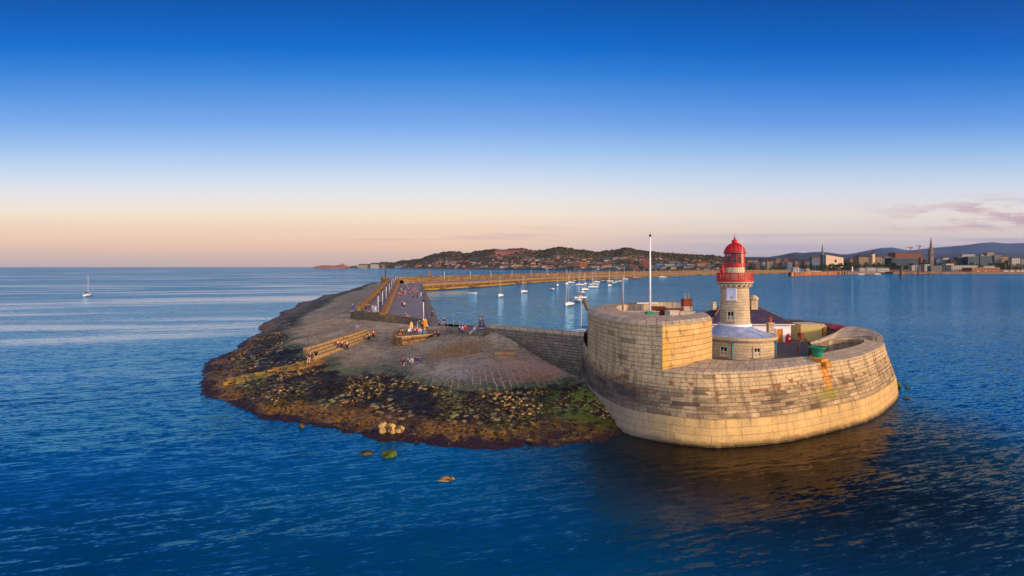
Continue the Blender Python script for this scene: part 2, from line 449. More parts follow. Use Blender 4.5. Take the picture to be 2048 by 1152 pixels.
while ys[-1] < 520:
    ys.append(ys[-1] + (.36 if ys[-1] < 118 else .36 + (ys[-1] - 118) * .012))
ys = np.array(ys)
GX, GY = np.meshgrid(xs, ys)
Z0 = tps(GX, GY)
Zb = Z0.copy()
inw = np.clip((2.5 - Z0) / 1.2, 0, 1)          # how much seaweed and loose rock
rock = fbm(GX * .7, GY * .7, 4, 3); lump = np.abs(fbm(GX * .25, GY * .25, 3, 11)); fine = fbm(GX * 2.2, GY * 2.2, 2, 21)
Z0 = Z0 + inw * (rock * .34 + lump * .32 - .04 + fine * .24) + (1 - inw) * (fbm(GX * .18, GY * .18, 3, 5) * .25 + fine * .05)
nx_, ny_ = len(xs), len(ys)
idx = np.arange(nx_ * ny_).reshape(ny_, nx_)
quad = np.stack([idx[:-1, :-1], idx[:-1, 1:], idx[1:, 1:], idx[1:, :-1]], -1).reshape(-1, 4)
zc = Z0.ravel()[quad].max(1); cx = GX.ravel()[quad].mean(1); cy = GY.ravel()[quad].mean(1)
# the harbour side is cut along the quay
def side(x, y, a, b): return (b[0] - a[0]) * (y - a[1]) - (b[1] - a[1]) * (x - a[0])
keep = (zc > -1.3)
keep &= (side(cx, cy, (14, 74.7), (-4.5, 88.2)) > 0) | (cx < -4.5)
keep &= (side(cx, cy, (-4.5, 88.2), (-14, 104)) > 0) | (cy > 104) | (cx < -20)
keep &= ~((cy > 127 - (cx + 40) * 25 / 24.2) & (cx > -40))
keep &= ~((cy > 126) & (cx > -38.2 - (cy - 132) * .205))
quad = quad[keep]
used = np.unique(quad); remap = -np.ones(nx_ * ny_, int); remap[used] = np.arange(len(used))
V = np.c_[GX.ravel(), GY.ravel(), Z0.ravel()][used]
# polar layout of the paving round the pier head
pc = np.array([-9.0, 112.0])
dx, dy = V[:, 0] - pc[0], V[:, 1] - pc[1]
ang = np.unwrap(np.arctan2(-dx, -dy)); rad = np.hypot(dx, dy)
uvp = np.c_[ang * 34.0, rad]
m, n, b = newmat('stone_apron')
o = n.pos(); X, Y, Zz = n.sep(o)
u = n.uv()
base = n.N.new('ShaderNodeAttribute'); base.attribute_name = 'height'; bh = base.outputs['Fac']
n1 = n.noise(o, .12, 4, .6); n2 = n.noise(o, .55, 4, .65); n3 = n.noise(o, 2.6, 3, .6); n4 = n.noise(o, 7.0, 3, .6)
zz = n.m('ADD', bh, n.m('ADD', n.m('MULTIPLY', n.m('SUBTRACT', n1, .5), 1.5), n.m('MULTIPLY', n.m('SUBTRACT', n2, .5), 1.1)))
uw = n.vm('ADD', u, n.vm('MULTIPLY', n.com(n2, n3, 0), (.8, .5, 0)))
bc, bf = n.brick(uw, 1.55, .62, .055, .35)
bc2, bf2 = n.brick(n.com(n.m('MULTIPLY', n.sep(uw)[1], 1.0), n.sep(uw)[0], 0), 1.9, .62, .06, .35)
# paving
pav = n.mix(n.sm(n1, .3, .7), S(124, 110, 88), S(180, 162, 132))
pav = n.mix(n.m('MULTIPLY', n.sep(bc)[0], .55), pav, S(186, 166, 134))
pav = n.mix(n.sm(n3, .50, .66, 0, .8), pav, S(66, 58, 46))
pav = n.mix(n.m('MULTIPLY', n.m('MULTIPLY', bf, n.sm(n2, .3, .6)), .7), pav, S(40, 37, 42))
pav = n.mix(n.m('MULTIPLY', n.sm(n2, .46, .66), .38), pav, S(66, 58, 50))
pav = n.mix(n.m('MULTIPLY', n.sm(n4, .56, .68), n.sm(n.noise(o, .35, 3), .40, .58)), pav, S(214, 198, 182))
def spot(cxy, r0, r1):
    return n.sm(n.m('ADD', n.vm('DISTANCE', n.com(X, Y, 0), (cxy[0], cxy[1], 0)), n.m('MULTIPLY', n.m('SUBTRACT', n2, .5), r1 * 1.1)), r0, r1, 1.0, 0.0)
lich = ground(915, 700)
pav = n.mix(n.m('MULTIPLY', spot(lich, 1.5, 6.5), n.sm(n3, .35, .6, .25, .95)), pav, S(140, 96, 22))
pink = ground(1080, 745)
pav = n.mix(n.m('MULTIPLY', spot(pink, 2, 12), .6), pav, S(168, 134, 112))
rust = ground(1090, 765)
pav = n.mix(n.m('MULTIPLY', spot(rust, 1, 5.5), n.sm(n3, .4, .6, .1, .8)), pav, S(140, 72, 40))
pale = ground(900, 755)
pav = n.mix(n.m('MULTIPLY', spot(pale, 1, 9), n.sm(n3, .46, .56, .0, .8)), pav, S(188, 172, 164))
pave2 = ground(985, 785)
jm = n.m('MULTIPLY', n.m('MULTIPLY', spot(pave2, 2, 7.5), bf2), n.sm(n2, .36, .56))
pav = n.mix(n.m('MULTIPLY', spot(pave2, 3, 10), n.m('MULTIPLY', n.m('SUBTRACT', 1.0, bf2), .6)), pav, S(70, 60, 48))
pav = n.mix(jm, pav, S(178, 162, 146))
# green film
grn = n.mix(n.sm(n3, .35, .65), S(52, 62, 42), S(98, 104, 76))
grn = n.mix(n.m('MULTIPLY', n.m('MULTIPLY', bf2, n.sm(n2, .4, .6)), .7), grn, S(150, 146, 120))
c = n.mix(n.sm(zz, 2.9, 2.35), pav, grn)
# seaweed with bare stones
stone = n.mix(n3, S(150, 124, 74), S(206, 176, 122))
stone = n.mix(n.sm(n1, .45, .62), stone, S(132, 136, 60))
weed = n.mix(n.sm(n4, .35, .7), S(12, 10, 9), S(38, 29, 18))
weed = n.mix(n.sm(n2, .5, .68, 0, .8), weed, S(78, 72, 26))
vr = n.vor(o, 1.15, 'F1', 'Distance')
bare = n.m('MULTIPLY', n.sm(vr, .46, .30), n.sm(n.noise(o, .2, 3), .46, .60))
weed = n.mix(n.m('MULTIPLY', n.sm(n3, .5, .62), n.sm(n1, .5, .62)), weed, S(112, 102, 38))
sw = n.mix(bare, weed, stone)
c = n.mix(n.sm(zz, 2.35, 2.05), c, sw)
# rust-brown wrack near the waterline
wr = n.mix(n.sm(n3, .35, .62), S(44, 28, 8), S(138, 98, 26))
wr = n.mix(n.sm(n4, .6, .66, 0, .7), wr, S(196, 150, 90))
xg = n.sm(X, 2.0, -6.0, .45, 1.0)
c = n.mix(n.m('MULTIPLY', n.m('MULTIPLY', n.sm(zz, 1.0, .7), xg), n.sm(n1, .42, .56, .25, 1.0)), c, wr)
c = n.mix(n.sm(zz, .42, .15), c, n.mix(n4, S(22, 13, 18), S(58, 34, 34)))
# ochre ledge of old foundation courses running down to the left tip
la = ground(640, 722); lb = ground(430, 772)
ldir = Vector((lb[0] - la[0], lb[1] - la[1])).normalized(); ln = Vector((-ldir.y, ldir.x))
ac = n.m('ADD', n.m('MULTIPLY', n.m('SUBTRACT', X, la[0]), ldir.x), n.m('MULTIPLY', n.m('SUBTRACT', Y, la[1]), ldir.y))
pr = n.m('ABSOLUTE', n.m('ADD', n.m('ADD', n.m('MULTIPLY', n.m('SUBTRACT', X, la[0]), ln.x), n.m('MULTIPLY', n.m('SUBTRACT', Y, la[1]), ln.y)), n.m('MULTIPLY', n.m('SUBTRACT', n2, .5), 3.0)))
Ll = math.hypot(lb[0] - la[0], lb[1] - la[1])
lm = n.m('MULTIPLY', n.m('MULTIPLY', n.sm(pr, 3.0, 2.0), n.sm(ac, -1.5, 1.0)), n.sm(ac, Ll + 1.0, Ll - 2.0))
led = n.mix(n.sm(n3, .4, .6), S(150, 104, 38), S(206, 156, 74))
led = n.mix(n.sm(n1, .48, .6), led, S(128, 128, 30))
c = n.mix(n.m('MULTIPLY', lm, n.sm(n4, .62, .48, .25, .95)), c, led)
# bright green weed near the fort
gw = ground(1165, 805)
c = n.mix(n.m('MULTIPLY', spot(gw, 1.5, 8), n.sm(n2, .44, .56, .05, .9)), c, S(110, 124, 26))
hgt = n.m('ADD', n.m('MULTIPLY', n.m('SUBTRACT', 1.0, bf), .25), n.m('ADD', n.m('MULTIPLY', n3, .5), n.m('MULTIPLY', n4, .25)))
setb(n, b, c, n.sm(zz, 1.0, 3.0, .55, .85), n.bump(hgt, .22, .9), spec=.3)
ap = np_mesh('stone_apron', V, remap[quad], m, False, uvp, attr={'height': Zb.ravel()[used]})
tag(ap, kind='structure')
# loose stones among the seaweed: nobody could count them
def scatter(name, pts, sizes, mats, seed, flat=.6):
    r = np.random.default_rng(seed)
    iv = np.array(ICO_V); jf = np.array(ICO_F)
    Vs = []; Fs = []
    for k, (p, s) in enumerate(zip(pts, sizes)):
        a = r.uniform(0, 6.28); sc = np.array([s * r.uniform(.7, 1.4), s * r.uniform(.6, 1.0), s * flat * r.uniform(.7, 1.2)])
        q = np.round(iv * 1.25) * .35 + iv * .65
        q = q * sc * (1 + r.uniform(-.14, .14, (len(iv), 1)))
        q = np.c_[q[:, 0] * math.cos(a) - q[:, 1] * math.sin(a), q[:, 0] * math.sin(a) + q[:, 1] * math.cos(a), q[:, 2]]
        Vs.append(q + p); Fs.append(jf + k * len(iv))
    return np_mesh(name, np.concatenate(Vs), np.concatenate(Fs), mats)
def stone_mat(name, a, bb, w, cover=.45):
    m, n, b = newmat(name)
    o = n.pos(); f = n.noise(o, 1.6, 4, .6); g_ = n.noise(o, .35, 2)
    c = n.mix(f, a, bb); c = n.mix(n.sm(n.noise(o, 2.3, 3), .62 - cover * .3, .70 - cover * .3, 0, .9), c, w)
    setb(n, b, c, .8, n.bump(n.noise(o, 6, 3), .1, .7), spec=.25)
    return m
M_shorestone = stone_mat('shore_stone', S(120, 98, 58), S(190, 158, 104), S(34, 28, 16), .75)
M_weedstone = stone_mat('weed_stone', S(26, 20, 16), S(84, 56, 24), S(18, 14, 12), .6)
pts = []; sz_ = []; pts2 = []; sz2 = []
cand = rng.uniform(size=(26000, 2)) * [74, 70] + [-58, 48]
zc_ = tps(cand[:, 0], cand[:, 1]); msk = vnoise(cand[:, 0] * .16 + 5, cand[:, 1] * .16, 31); msk2 = vnoise(cand[:, 0] * .5, cand[:, 1] * .5, 8)
for (x0, y0), z0, k1, k2 in zip(cand, zc_, msk, msk2):
    if z0 < .05 or z0 > 2.2: continue
    if side(x0, y0, (12.0, 50.5), (9.2, 77)) < 0: continue
    if z0 > .7 and k1 > .5 and k2 > .42 and len(pts) < 1150:
        pts.append((x0, y0, z0 + .05)); sz_.append(random.uniform(.08, .27))
    elif len(pts2) < 1300 and random.random() < .3:
        pts2.append((x0, y0, z0 + .02)); sz2.append(random.uniform(.06, .18))
tag(scatter('loose_stone', pts, sz_, M_shorestone, 3, .5), 'pale yellow stones lying bare among the black seaweed', 'stones', kind='stuff')
tag(scatter('seaweed_rock', pts2, sz2, M_weedstone, 4, .8), 'dark seaweed covered rocks along the low tide edge', 'rocks', kind='stuff')
# boulders one can single out
def boulder(px, py, z, w, h, mat, label, seed, dims=None):
    r = random.Random(seed)
    p = P(px, py, z); mb = MB()
    vs = []
    for v in ICO_V:
        k = 1 + r.uniform(-.13, .13)
        q = [max(-.86, min(.86, c)) + (.12 * v[(q_ + 1) % 3] * v[(q_ + 2) % 3]) for q_, c in enumerate(v)]
        vs.append((p[0] + q[0] * w * .62 * k, p[1] + q[1] * w * .5 * k, p[2] + q[2] * h * .75 * k))
    mb.add(vs, ICO_F)
    o = mb.build('boulder', mat, origin=p)
    tag(o, label, 'boulder', 'boulders by the waterline')
M_green = stone_mat('green_stone', S(50, 66, 12), S(96, 116, 20), S(30, 34, 10), .3)
M_brown = stone_mat('brown_stone', S(60, 56, 24), S(96, 90, 40), S(34, 24, 12), .4)
M_tan = stone_mat('tan_stone', S(160, 128, 74), S(192, 158, 100), S(70, 60, 30), .5)
boulder(766, 858, .55, .85, 1.0, M_tan, 'leftmost of three pale yellow boulders on the brown wrack', 1)
boulder(783, 859, .55, .8, .85, M_tan, 'middle one of three pale yellow boulders on the brown wrack', 2)
boulder(799, 860, .5, .85, .6, M_tan, 'rightmost of three pale yellow boulders, greenish on its top', 3)
boulder(778, 911, 0, 1.2, .55, M_green, 'bright green weedy rock awash just off the shore', 4)
boulder(734, 907, 0, 1.1, .3, M_brown, 'dull brown rock barely above water beside the bright green rock', 5)
boulder(893, 959, -.05, 1.3, .14, M_tan, 'flat pale rock awash nearest the camera', 6)
boulder(604, 853, .1, .5, .5, M_brown, 'small dark rock in the water at the lower left shore', 7)
boulder(1791, 772, 0, 1.2, 1.1, M_green, 'green weedy rock in the water right of the fort', 8)
boulder(1815, 775, 0, .6, .35, M_green, 'tiny green rock in the water, rightmost one past the fort', 9)
boulder(1814, 797, 0, 1.0, .18, M_brown, 'dull flat rock awash right of the fort base', 10)
# ================================================================ masonry materials
def masonry(name, ca, cb, w, h, mort=.03, mortcol=None, coord='uv', stains=None, bumpd=.05, warp=.08, dark=.35, lichen=None):
    m, n, b = newmat(name)
    u = n.uv() if coord == 'uv' else n.pos()
    o = n.pos()
    n1 = n.noise(o, .18, 4, .6); n2 = n.noise(o, .9, 4, .6); n3 = n.noise(o, 5.0, 3, .6)
    U0, V0, _z = n.sep(u)
    wn = n.N.new('ShaderNodeTexWhiteNoise'); wn.noise_dimensions = '1D'; n.put(wn.inputs['W'], n.m('FLOOR', n.m('DIVIDE', V0, h)))
    rr_ = wn.outputs['Value']          # every course has its own block length
    u2 = n.com(n.m('ADD', n.m('MULTIPLY', U0, n.m('ADD', n.m('MULTIPLY', rr_, .6), .72)), n.m('MULTIPLY', rr_, 9.0)), V0, 0)
    uw = n.vm('ADD', u2, n.vm('MULTIPLY', n.com(n2, n3, 0), (warp, warp * .35, 0)))
    bc, bf = n.brick(uw, w, h, mort, .25)
    t = n.sep(bc)[0]
    c = n.mix(t, ca, cb)
    c = n.mix(n.sm(n1, .35, .7, 0, .45), c, tuple(x * .62 for x in ca[:3]) + (1,))
    c = n.mix(n.sm(n3, .55, .75, 0, .35), c, tuple(x * .5 for x in ca[:3]) + (1,))
    if lichen: c = n.mix(n.m('MULTIPLY', n.sm(n2, .52, .68), lichen[1]), c, lichen[0])
    if stains: c = stains(n, c, u, o, n1, n2, n3, t)
    c = n.mix(n.m('MULTIPLY', bf, dark * 2), c, mortcol or S(52, 44, 38))
    hh = n.m('ADD', n.m('MULTIPLY', n.m('SUBTRACT', 1.0, bf), .8), n.m('ADD', n.m('MULTIPLY', n3, .3), n.m('MULTIPLY', t, .3)))
    setb(n, b, c, .86, n.bump(hh, bumpd, 1.0), spec=.25)
    return m
def _rp():
    x, y = 33.3, 54.95; t = Vector((38.8 - 27.2, 58.2 - 51.9)).normalized(); return (x, y, t.x, t.y)
RUSTP = _rp()
def fort_stains(n, c, u, o, n1, n2, n3, t):
    U, Vv, _ = n.sep(u)
    X, Y, Z = n.sep(o)
    # vertical streaks of wet dirt
    st = n.noise(n.com(n.m('MULTIPLY', U, 1.1), n.m('MULTIPLY', Z, .10), 0), 1.0, 4, .6)
    c = n.mix(n.m('MULTIPLY', n.sm(st, .48, .66), n.sm(Z, 11.0, 7.5, .25, .72)), c, S(122, 100, 78))
    fs2 = n.noise(n.com(n.m('MULTIPLY', U, 4.0), n.m('MULTIPLY', Z, .25), 5), 1.0, 3, .6)
    c = n.mix(n.m('MULTIPLY', n.sm(fs2, .55, .68), .5), c, S(92, 76, 60))
    c = n.mix(n.m('MULTIPLY', n.sm(n3, .45, .62), .35), c, S(116, 98, 76))
    # dark tide band, block by block
    nb = n.noise(n.com(n.m('MULTIPLY', U, .35), n.m('MULTIPLY', Z, .9), 2), 1.0, 3, .6)
    zb = n.m('ADD', Z, n.m('MULTIPLY', n.m('SUBTRACT', n1, .5), 2.0))
    band = n.m('MULTIPLY', n.sm(zb, 5.3, 4.3), n.sm(X, 46.0, 30.0, .6, 1.0))
    c = n.mix(n.m('MULTIPLY', band, n.sm(n.m('ADD', n.m('MULTIPLY', t, .28), nb), .44, .90, .15, .80)), c, S(70, 58, 46))
    c = n.mix(n.m('MULTIPLY', n.m('GREATER_THAN', t, .95), .45), c, S(70, 58, 52))
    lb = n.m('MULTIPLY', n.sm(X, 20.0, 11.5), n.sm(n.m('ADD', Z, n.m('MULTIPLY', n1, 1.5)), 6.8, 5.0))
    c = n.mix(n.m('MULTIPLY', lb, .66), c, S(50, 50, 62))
    # rusty patches inside single blocks
    rz = n.m('MULTIPLY', n.m('MULTIPLY', n.sm(Z, 3.9, 4.3), n.sm(Z, 6.0, 5.6)), n.m('LESS_THAN', t, .30))
    rp = n.sm(n.noise(n.vm('MULTIPLY', o, (1, 1, 1.2)), 1.1, 2, .5), .47, .54)
    c = n.mix(n.m('MULTIPLY', n.m('MULTIPLY', rz, rp), .85), c, n.mix(n3, S(86, 50, 28), S(144, 92, 50)))
    # iron stain running down below the bell
    s_ = n.m('ABSOLUTE', n.m('ADD', n.m('ADD', n.m('MULTIPLY', n.m('SUBTRACT', X, RUSTP[0]), RUSTP[2]), n.m('MULTIPLY', n.m('SUBTRACT', Y, RUSTP[1]), RUSTP[3])), n.m('MULTIPLY', n.m('SUBTRACT', n2, .5), .9)))
    near = n.sm(Y, 62.0, 60.0)
    wz = n.sm(Z, 3.0, 6.6, .35, .75)
    rm = n.m('MULTIPLY', n.m('MULTIPLY', n.sm(n.m('DIVIDE', s_, wz), 1.5, .4), near), n.sm(Z, 3.2, 4.6))
    c = n.mix(n.m('MULTIPLY', rm, .9), c, n.mix(n.sm(n.noise(n.com(n.m('MULTIPLY', U, 3.0), n.m('MULTIPLY', Z, .5), 0), 1.0, 3, .6), .4, .6), S(150, 78, 20), S(214, 142, 40)))
    gm = n.m('MULTIPLY', n.m('MULTIPLY', n.sm(s_, 3.6, .6), near), n.m('MULTIPLY', n.sm(Z, 2.9, 3.3), n.sm(Z, 4.6, 3.9)))
    c = n.mix(n.m('MULTIPLY', gm, n.sm(n2, .4, .6, .2, .8)), c, S(132, 124, 36))
    return c
M_fort = masonry('granite_fort', S(210, 184, 142), S(192, 166, 126), 1.4, .4544, .024, S(84, 68, 52), stains=fort_stains, bumpd=.12, dark=.36)
def plinth_stains_shade(n, c, u, o, n1, n2, n3, t):
    X, Y, Z = n.sep(o)
    c = n.mix(n.m('MULTIPLY', n.sm(n.m('ADD', Z, n.m('MULTIPLY', n.m('SUBTRACT', n2, .5), .9)), .75, .15), .75), c, S(84, 66, 30))
    c = n.mix(n.m('MULTIPLY', n.sm(n.m('ADD', Z, n.m('MULTIPLY', n.m('SUBTRACT', n3, .5), .3)), .24, .12), .85), c, S(34, 30, 18))
    c = n.mix(n.m('MULTIPLY', n.sm(n.noise(o, 7, 3), n.sm(Z, 0, 2.9, .56, .68), .72), .8), c, S(60, 44, 26))
    U = n.sep(u)[0]; sk_ = n.noise(n.com(n.m('MULTIPLY', U, 1.6), n.m('MULTIPLY', Z, .25), 0), 1.0, 4, .65)
    c = n.mix(n.m('MULTIPLY', n.sm(sk_, .5, .68), n.sm(Z, 1.2, 2.9, .25, .85)), c, S(104, 90, 72))
    c = n.mix(n.m('MULTIPLY', n.sm(n2, .5, .64), .35), c, S(150, 130, 90))
    c = n.mix(n.m('MULTIPLY', n.sm(X, 17, 11), .75), c, S(120, 116, 112))  # left end turned from the sun: shade painted in as grey
    return c
M_plinth = masonry('granite_plinth', S(206, 172, 112), S(188, 158, 108), 2.0, .72, .014, S(120, 92, 58), stains=plinth_stains_shade, bumpd=.03, dark=.4)
def bast_stains(n, c, u, o, n1, n2, n3, t):
    U, Vv, _ = n.sep(u); X, Y, Z = n.sep(o)
    st = n.noise(n.com(n.m('MULTIPLY', U, 1.2), n.m('MULTIPLY', Z, .09), 0), 1.0, 4, .6)
    c = n.mix(n.m('MULTIPLY', n.sm(st, .48, .66), .7), c, S(104, 98, 92))
    return c
def bface_stains(n, c, u, o, n1, n2, n3, t):
    X, Y, Z = n.sep(o)
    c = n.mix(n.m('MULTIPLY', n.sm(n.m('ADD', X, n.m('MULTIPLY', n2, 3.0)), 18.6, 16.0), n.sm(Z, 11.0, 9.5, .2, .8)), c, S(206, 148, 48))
    c = n.mix(n.m('MULTIPLY', n.sm(n2, .55, .68), .5), c, S(104, 84, 52))
    return c
M_bface = masonry('granite_sun_tint', S(206, 172, 112), S(186, 150, 96), 1.35, .58, .022, S(84, 66, 40), stains=bface_stains, bumpd=.08)  # low sun on the bastion's right face painted in as golden stone
M_cap = masonry('coping_stone', S(176, 158, 140), S(150, 136, 128), 1.6, 1.1, .03, S(88, 76, 68), coord='pos', bumpd=.05, dark=.35, warp=.5, lichen=(S(120, 110, 100), .6))
M_capr = masonry('radial_coping', S(190, 172, 146), S(158, 144, 128), 1.15, 1.55, .045, S(96, 80, 62), bumpd=.12, dark=.45, lichen=(S(132, 122, 104), .6))
M_wallgrey = masonry('grey_rubble_wall', S(138, 128, 118), S(104, 98, 92), .95, .42, .04, S(60, 56, 50), bumpd=.10, dark=.4, lichen=(S(88, 84, 50), .6))
M_gold = masonry('golden_rubble_wall', S(176, 134, 78), S(132, 98, 56), .9, .38, .05, S(66, 48, 30), bumpd=.14, dark=.42, lichen=(S(94, 70, 40), .7))
M_goldfar = masonry('far_rubble_wall', S(150, 124, 92), S(98, 80, 60), 3.2, 1.3, .12, S(62, 46, 34), bumpd=.4, dark=.45, lichen=(S(84, 64, 42), .9))
M_ledge = masonry('ochre_block', S(158, 132, 96), S(126, 100, 64), 1.3, .6, .03, S(84, 60, 34), bumpd=.1, lichen=(S(150, 100, 34), .6))
M_deck = masonry('deck_paving', S(128, 122, 130), S(112, 106, 116), 6.0, 2.2, .012, S(92, 88, 94), coord='pos', bumpd=.01, dark=.3, warp=.3)
M_court = plain('courtyard_asphalt', S(84, 78, 82), .9, 0, .3, .8)
# ================================================================ the sea fort
TOP = [(15.05, 51.2), (18.4, 50.0), (20.9, 50.2), (23.6, 50.7), (27.2, 51.9), (32.6, 54.6), (38.8, 58.2), (44.0, 62.6), (49.0, 67.6), (51.2, 70.8),
       (53.6, 76), (54.5, 82), (54, 88), (52, 93), (46, 97), (36, 98.5), (26, 96), (18, 90), (12.8, 82), (10.4, 74), (9.7, 65), (10.2, 59.2), (11.8, 54.0)]
NSUB = 6
tc = catmull(TOP, NSUB, True)
Nt = len(tc)
def normal_at(c, i):
    a = c[(i - 1) % len(c)]; b_ = c[(i + 1) % len(c)]
    t = Vector((b_[0] - a[0], b_[1] - a[1])).normalized()
    return Vector((t.y, -t.x))
nrm = [normal_at(tc, i) for i in range(Nt)]
def oscale(nv):
    return .42 + .36 * max(0, -nv.y) - (.24 * max(0, -nv.x))
arc = [0.0]
for i in range(Nt): arc.append(arc[-1] + math.dist(tc[i], tc[(i + 1) % Nt]))
def ring(mb, prof, i0=0, i1=None, closed=True, zfun=None):
    """sweep a (offset, z) profile along the fort outline"""
    N = Nt if i1 is None else i1 - i0
    ii = [(i0 + k) % Nt for k in range(N + (0 if closed else 1))]
    vs = []; fs = []; uv = []
    m_ = len(prof)
    for i in ii:
        s = oscale(nrm[i])
        for off, z in prof:
            so_ = off * s if off > 0 else off
            vs.append((tc[i][0] + nrm[i].x * so_, tc[i][1] + nrm[i].y * so_, z))
    cnt = len(ii)
    for k in range(N):
        k2 = (k + 1) % cnt
        u0 = arc[ii[k]]; u1 = u0 + math.dist(tc[ii[k]], tc[(ii[k] + 1) % Nt])
        w_ = 0
        for j in range(m_ - 1):
            dw = math.hypot(prof[j + 1][0] - prof[j][0], prof[j + 1][1] - prof[j][1])
            fs.append((k * m_ + j, k2 * m_ + j, k2 * m_ + j + 1, k * m_ + j + 1))
            uv.append([(u0, w_), (u1, w_), (u1, w_ + dw), (u0, w_ + dw)]); w_ += dw
    mb.add(vs, fs, uv)
fort = empty('sea_fort', (30, 72, 0), label='round granite sea fort with stepped walls and a raised bastion around the lighthouse', cat='fort')
mb = MB(); ring(mb, [(2.75, -2.5), (2.45, 0), (2.05, 2.35), (1.95, 2.5), (1.72, 2.52)]); mb.build('plinth', M_plinth, fort)
prof = []
NC = 9
for k in range(NC):           # every course set back a little from the one below
    z0 = 2.52 + k * .4544; z1 = z0 + .4544
    f0 = 1.80 * (1 - k / NC) ** 1.15
    prof += [(f0 + .03, z0 + .02), (f0 - .03, z1)]
mb = MB(); ring(mb, prof + [(.02, 6.61)]); fw = mb.build('wall', M_fort, fort)
def resample(line, n_):
    d_ = [0]
    for i in range(1, len(line)): d_.append(d_[-1] + math.dist(line[i], line[i - 1]))
    out = []
    for k in range(n_):
        t = d_[-1] * k / (n_ - 1); i = max(0, min(len(line) - 2, int(np.searchsorted(d_, t)) - 1))
        f_ = (t - d_[i]) / max(1e-6, d_[i + 1] - d_[i]); out.append(tuple(a + (c_ - a) * f_ for a, c_ in zip(line[i], line[i + 1])))
    return out
pin = resample(catmull([(19.0, 57.0), (22.3, 55.1), (25.3, 54.6), (29.4, 55.9), (33.2, 57.4), (37.1, 60.2), (41.0, 62.9), (44.8, 66.0), (47.2, 68.6), (48.6, 70.9)], 6), 60)
pout = resample([tc[i] for i in range(0, int(NSUB * 8.9) + 1)], 60)
mb = MB(); vs = []; fs = []; uv = []
for k, (a, c_) in enumerate(zip(pout, pin)):
    o_ = Vector((a[0] - c_[0], a[1] - c_[1])).normalized() * .06
    vs += [(a[0] + o_.x, a[1] + o_.y, 6.45), (a[0] + o_.x, a[1] + o_.y, 6.62), (a[0], a[1], 6.70), (c_[0], c_[1], 7.0), (c_[0], c_[1], 4.5)]
    if k:
        for j, (w0, w1) in enumerate(((0, .2), (.2, .3), (.3, 4.6), (4.6, 7))):
            L_ = 1.0; fs.append(((k - 1) * 5 + j, k * 5 + j, k * 5 + j + 1, (k - 1) * 5 + j + 1)); uv.append([(k - 1, w0), (k, w0), (k, w1), (k - 1, w1)])
mb.add(vs, fs, uv); mb.build('parapet', M_capr, fort)
# courtyard floor
inner = [(tc[i][0] - nrm[i].x * .9, tc[i][1] - nrm[i].y * .9) for i in range(0, Nt)]
mb = MB(); mb.prism(inner, 4.0, 5.15); mb.build('courtyard', M_court, fort)
# rear parapet: thin wall round the back
mb = MB(); ring(mb, [(0, 6.5), (0, 7.42), (-1.3, 7.45), (-1.3, 5.0)], int(NSUB * 8.9), NSUB * 19, False); mb.build('rear_parapet', M_wallgrey, fort)
# sloping bank at the right rear
bank_o = [tc[i] for i in range(NSUB * 9, int(NSUB * 11.7))]
nb = len(bank_o)
bi = catmull([(50.5, 70.6, 7.5), (49.2, 71.4, 7.35), (47.2, 71.9, 7.2), (44.4, 70.9, 7.0), (41.2, 68.4, 6.9), (39.2, 67.0, 6.9)], 6)
ridge = catmull([(50.8, 70.8, 7.6), (51.8, 73.6, 7.9), (52.2, 77.0, 8.0), (50.0, 76.8, 8.0), (46.0, 73.0, 7.6), (39.0, 67.5, 7.0)], 6)
nn_ = min(len(bi), len(ridge))
mb = MB(); vs = []; fs = []; uv = []
for k in range(nn_):
    a = Vector(bi[k]); r_ = Vector(ridge[k])
    for v in ((a.x, a.y, 4.9), tuple(a), tuple((a + r_) / 2 + Vector((0, 0, .12))), tuple(r_), (r_.x + .15, r_.y + .35, 4.9)): vs.append(v)
for k in range(nn_ - 1):
    for j in range(4):
        fs.append((k * 5 + j, (k + 1) * 5 + j, (k + 1) * 5 + j + 1, k * 5 + j + 1))
        L = .8; uv.append([(k * L, j * 1.6), (k * L + L, j * 1.6), (k * L + L, j * 1.6 + 1.6), (k * L, j * 1.6 + 1.6)])
mb.add(vs, fs, uv)
# fill from the ridge out to the parapet
out_line = [(tc[i][0] - nrm[i].x * 1.25, tc[i][1] - nrm[i].y * 1.25) for i in range(int(NSUB * 9), int(NSUB * 11.2))]
k3 = len(out_line); vs = []; fs = []; uv = []
rr = ridge[0:19]
for k in range(k3):
    f_ = k / (k3 - 1) * (len(rr) - 1); a = Vector(rr[int(f_)]).lerp(Vector(rr[min(len(rr) - 1, int(f_) + 1)]), f_ - int(f_))
    vs += [tuple(a), (out_line[k][0], out_line[k][1], 7.40)]
for k in range(k3 - 1):
    fs.append((2 * k, 2 * k + 1, 2 * k + 3, 2 * k + 2)); uv.append([(k, 0), (k, 1.5), (k + 1, 1.5), (k + 1, 0)])
mb.add(vs, fs, uv)
mb.prism([(p[0], p[1]) for p in bi[3:]] + [(44.5, 73.2), (50.2, 78.0)] + [(p[0] + .3, p[1]) for p in reversed(out_line[:8])], 5.0, 6.84)
mb.build('stone_bank', M_capr, fort)
MB().prism([tc[52], tc[53], tc[55], tc[57], (52.0, 75.0), (50.6, 72.6), (49.4, 71.6), (49.6, 70.4)], 5.0, 7.44).build('bank_end', M_capr, fort)
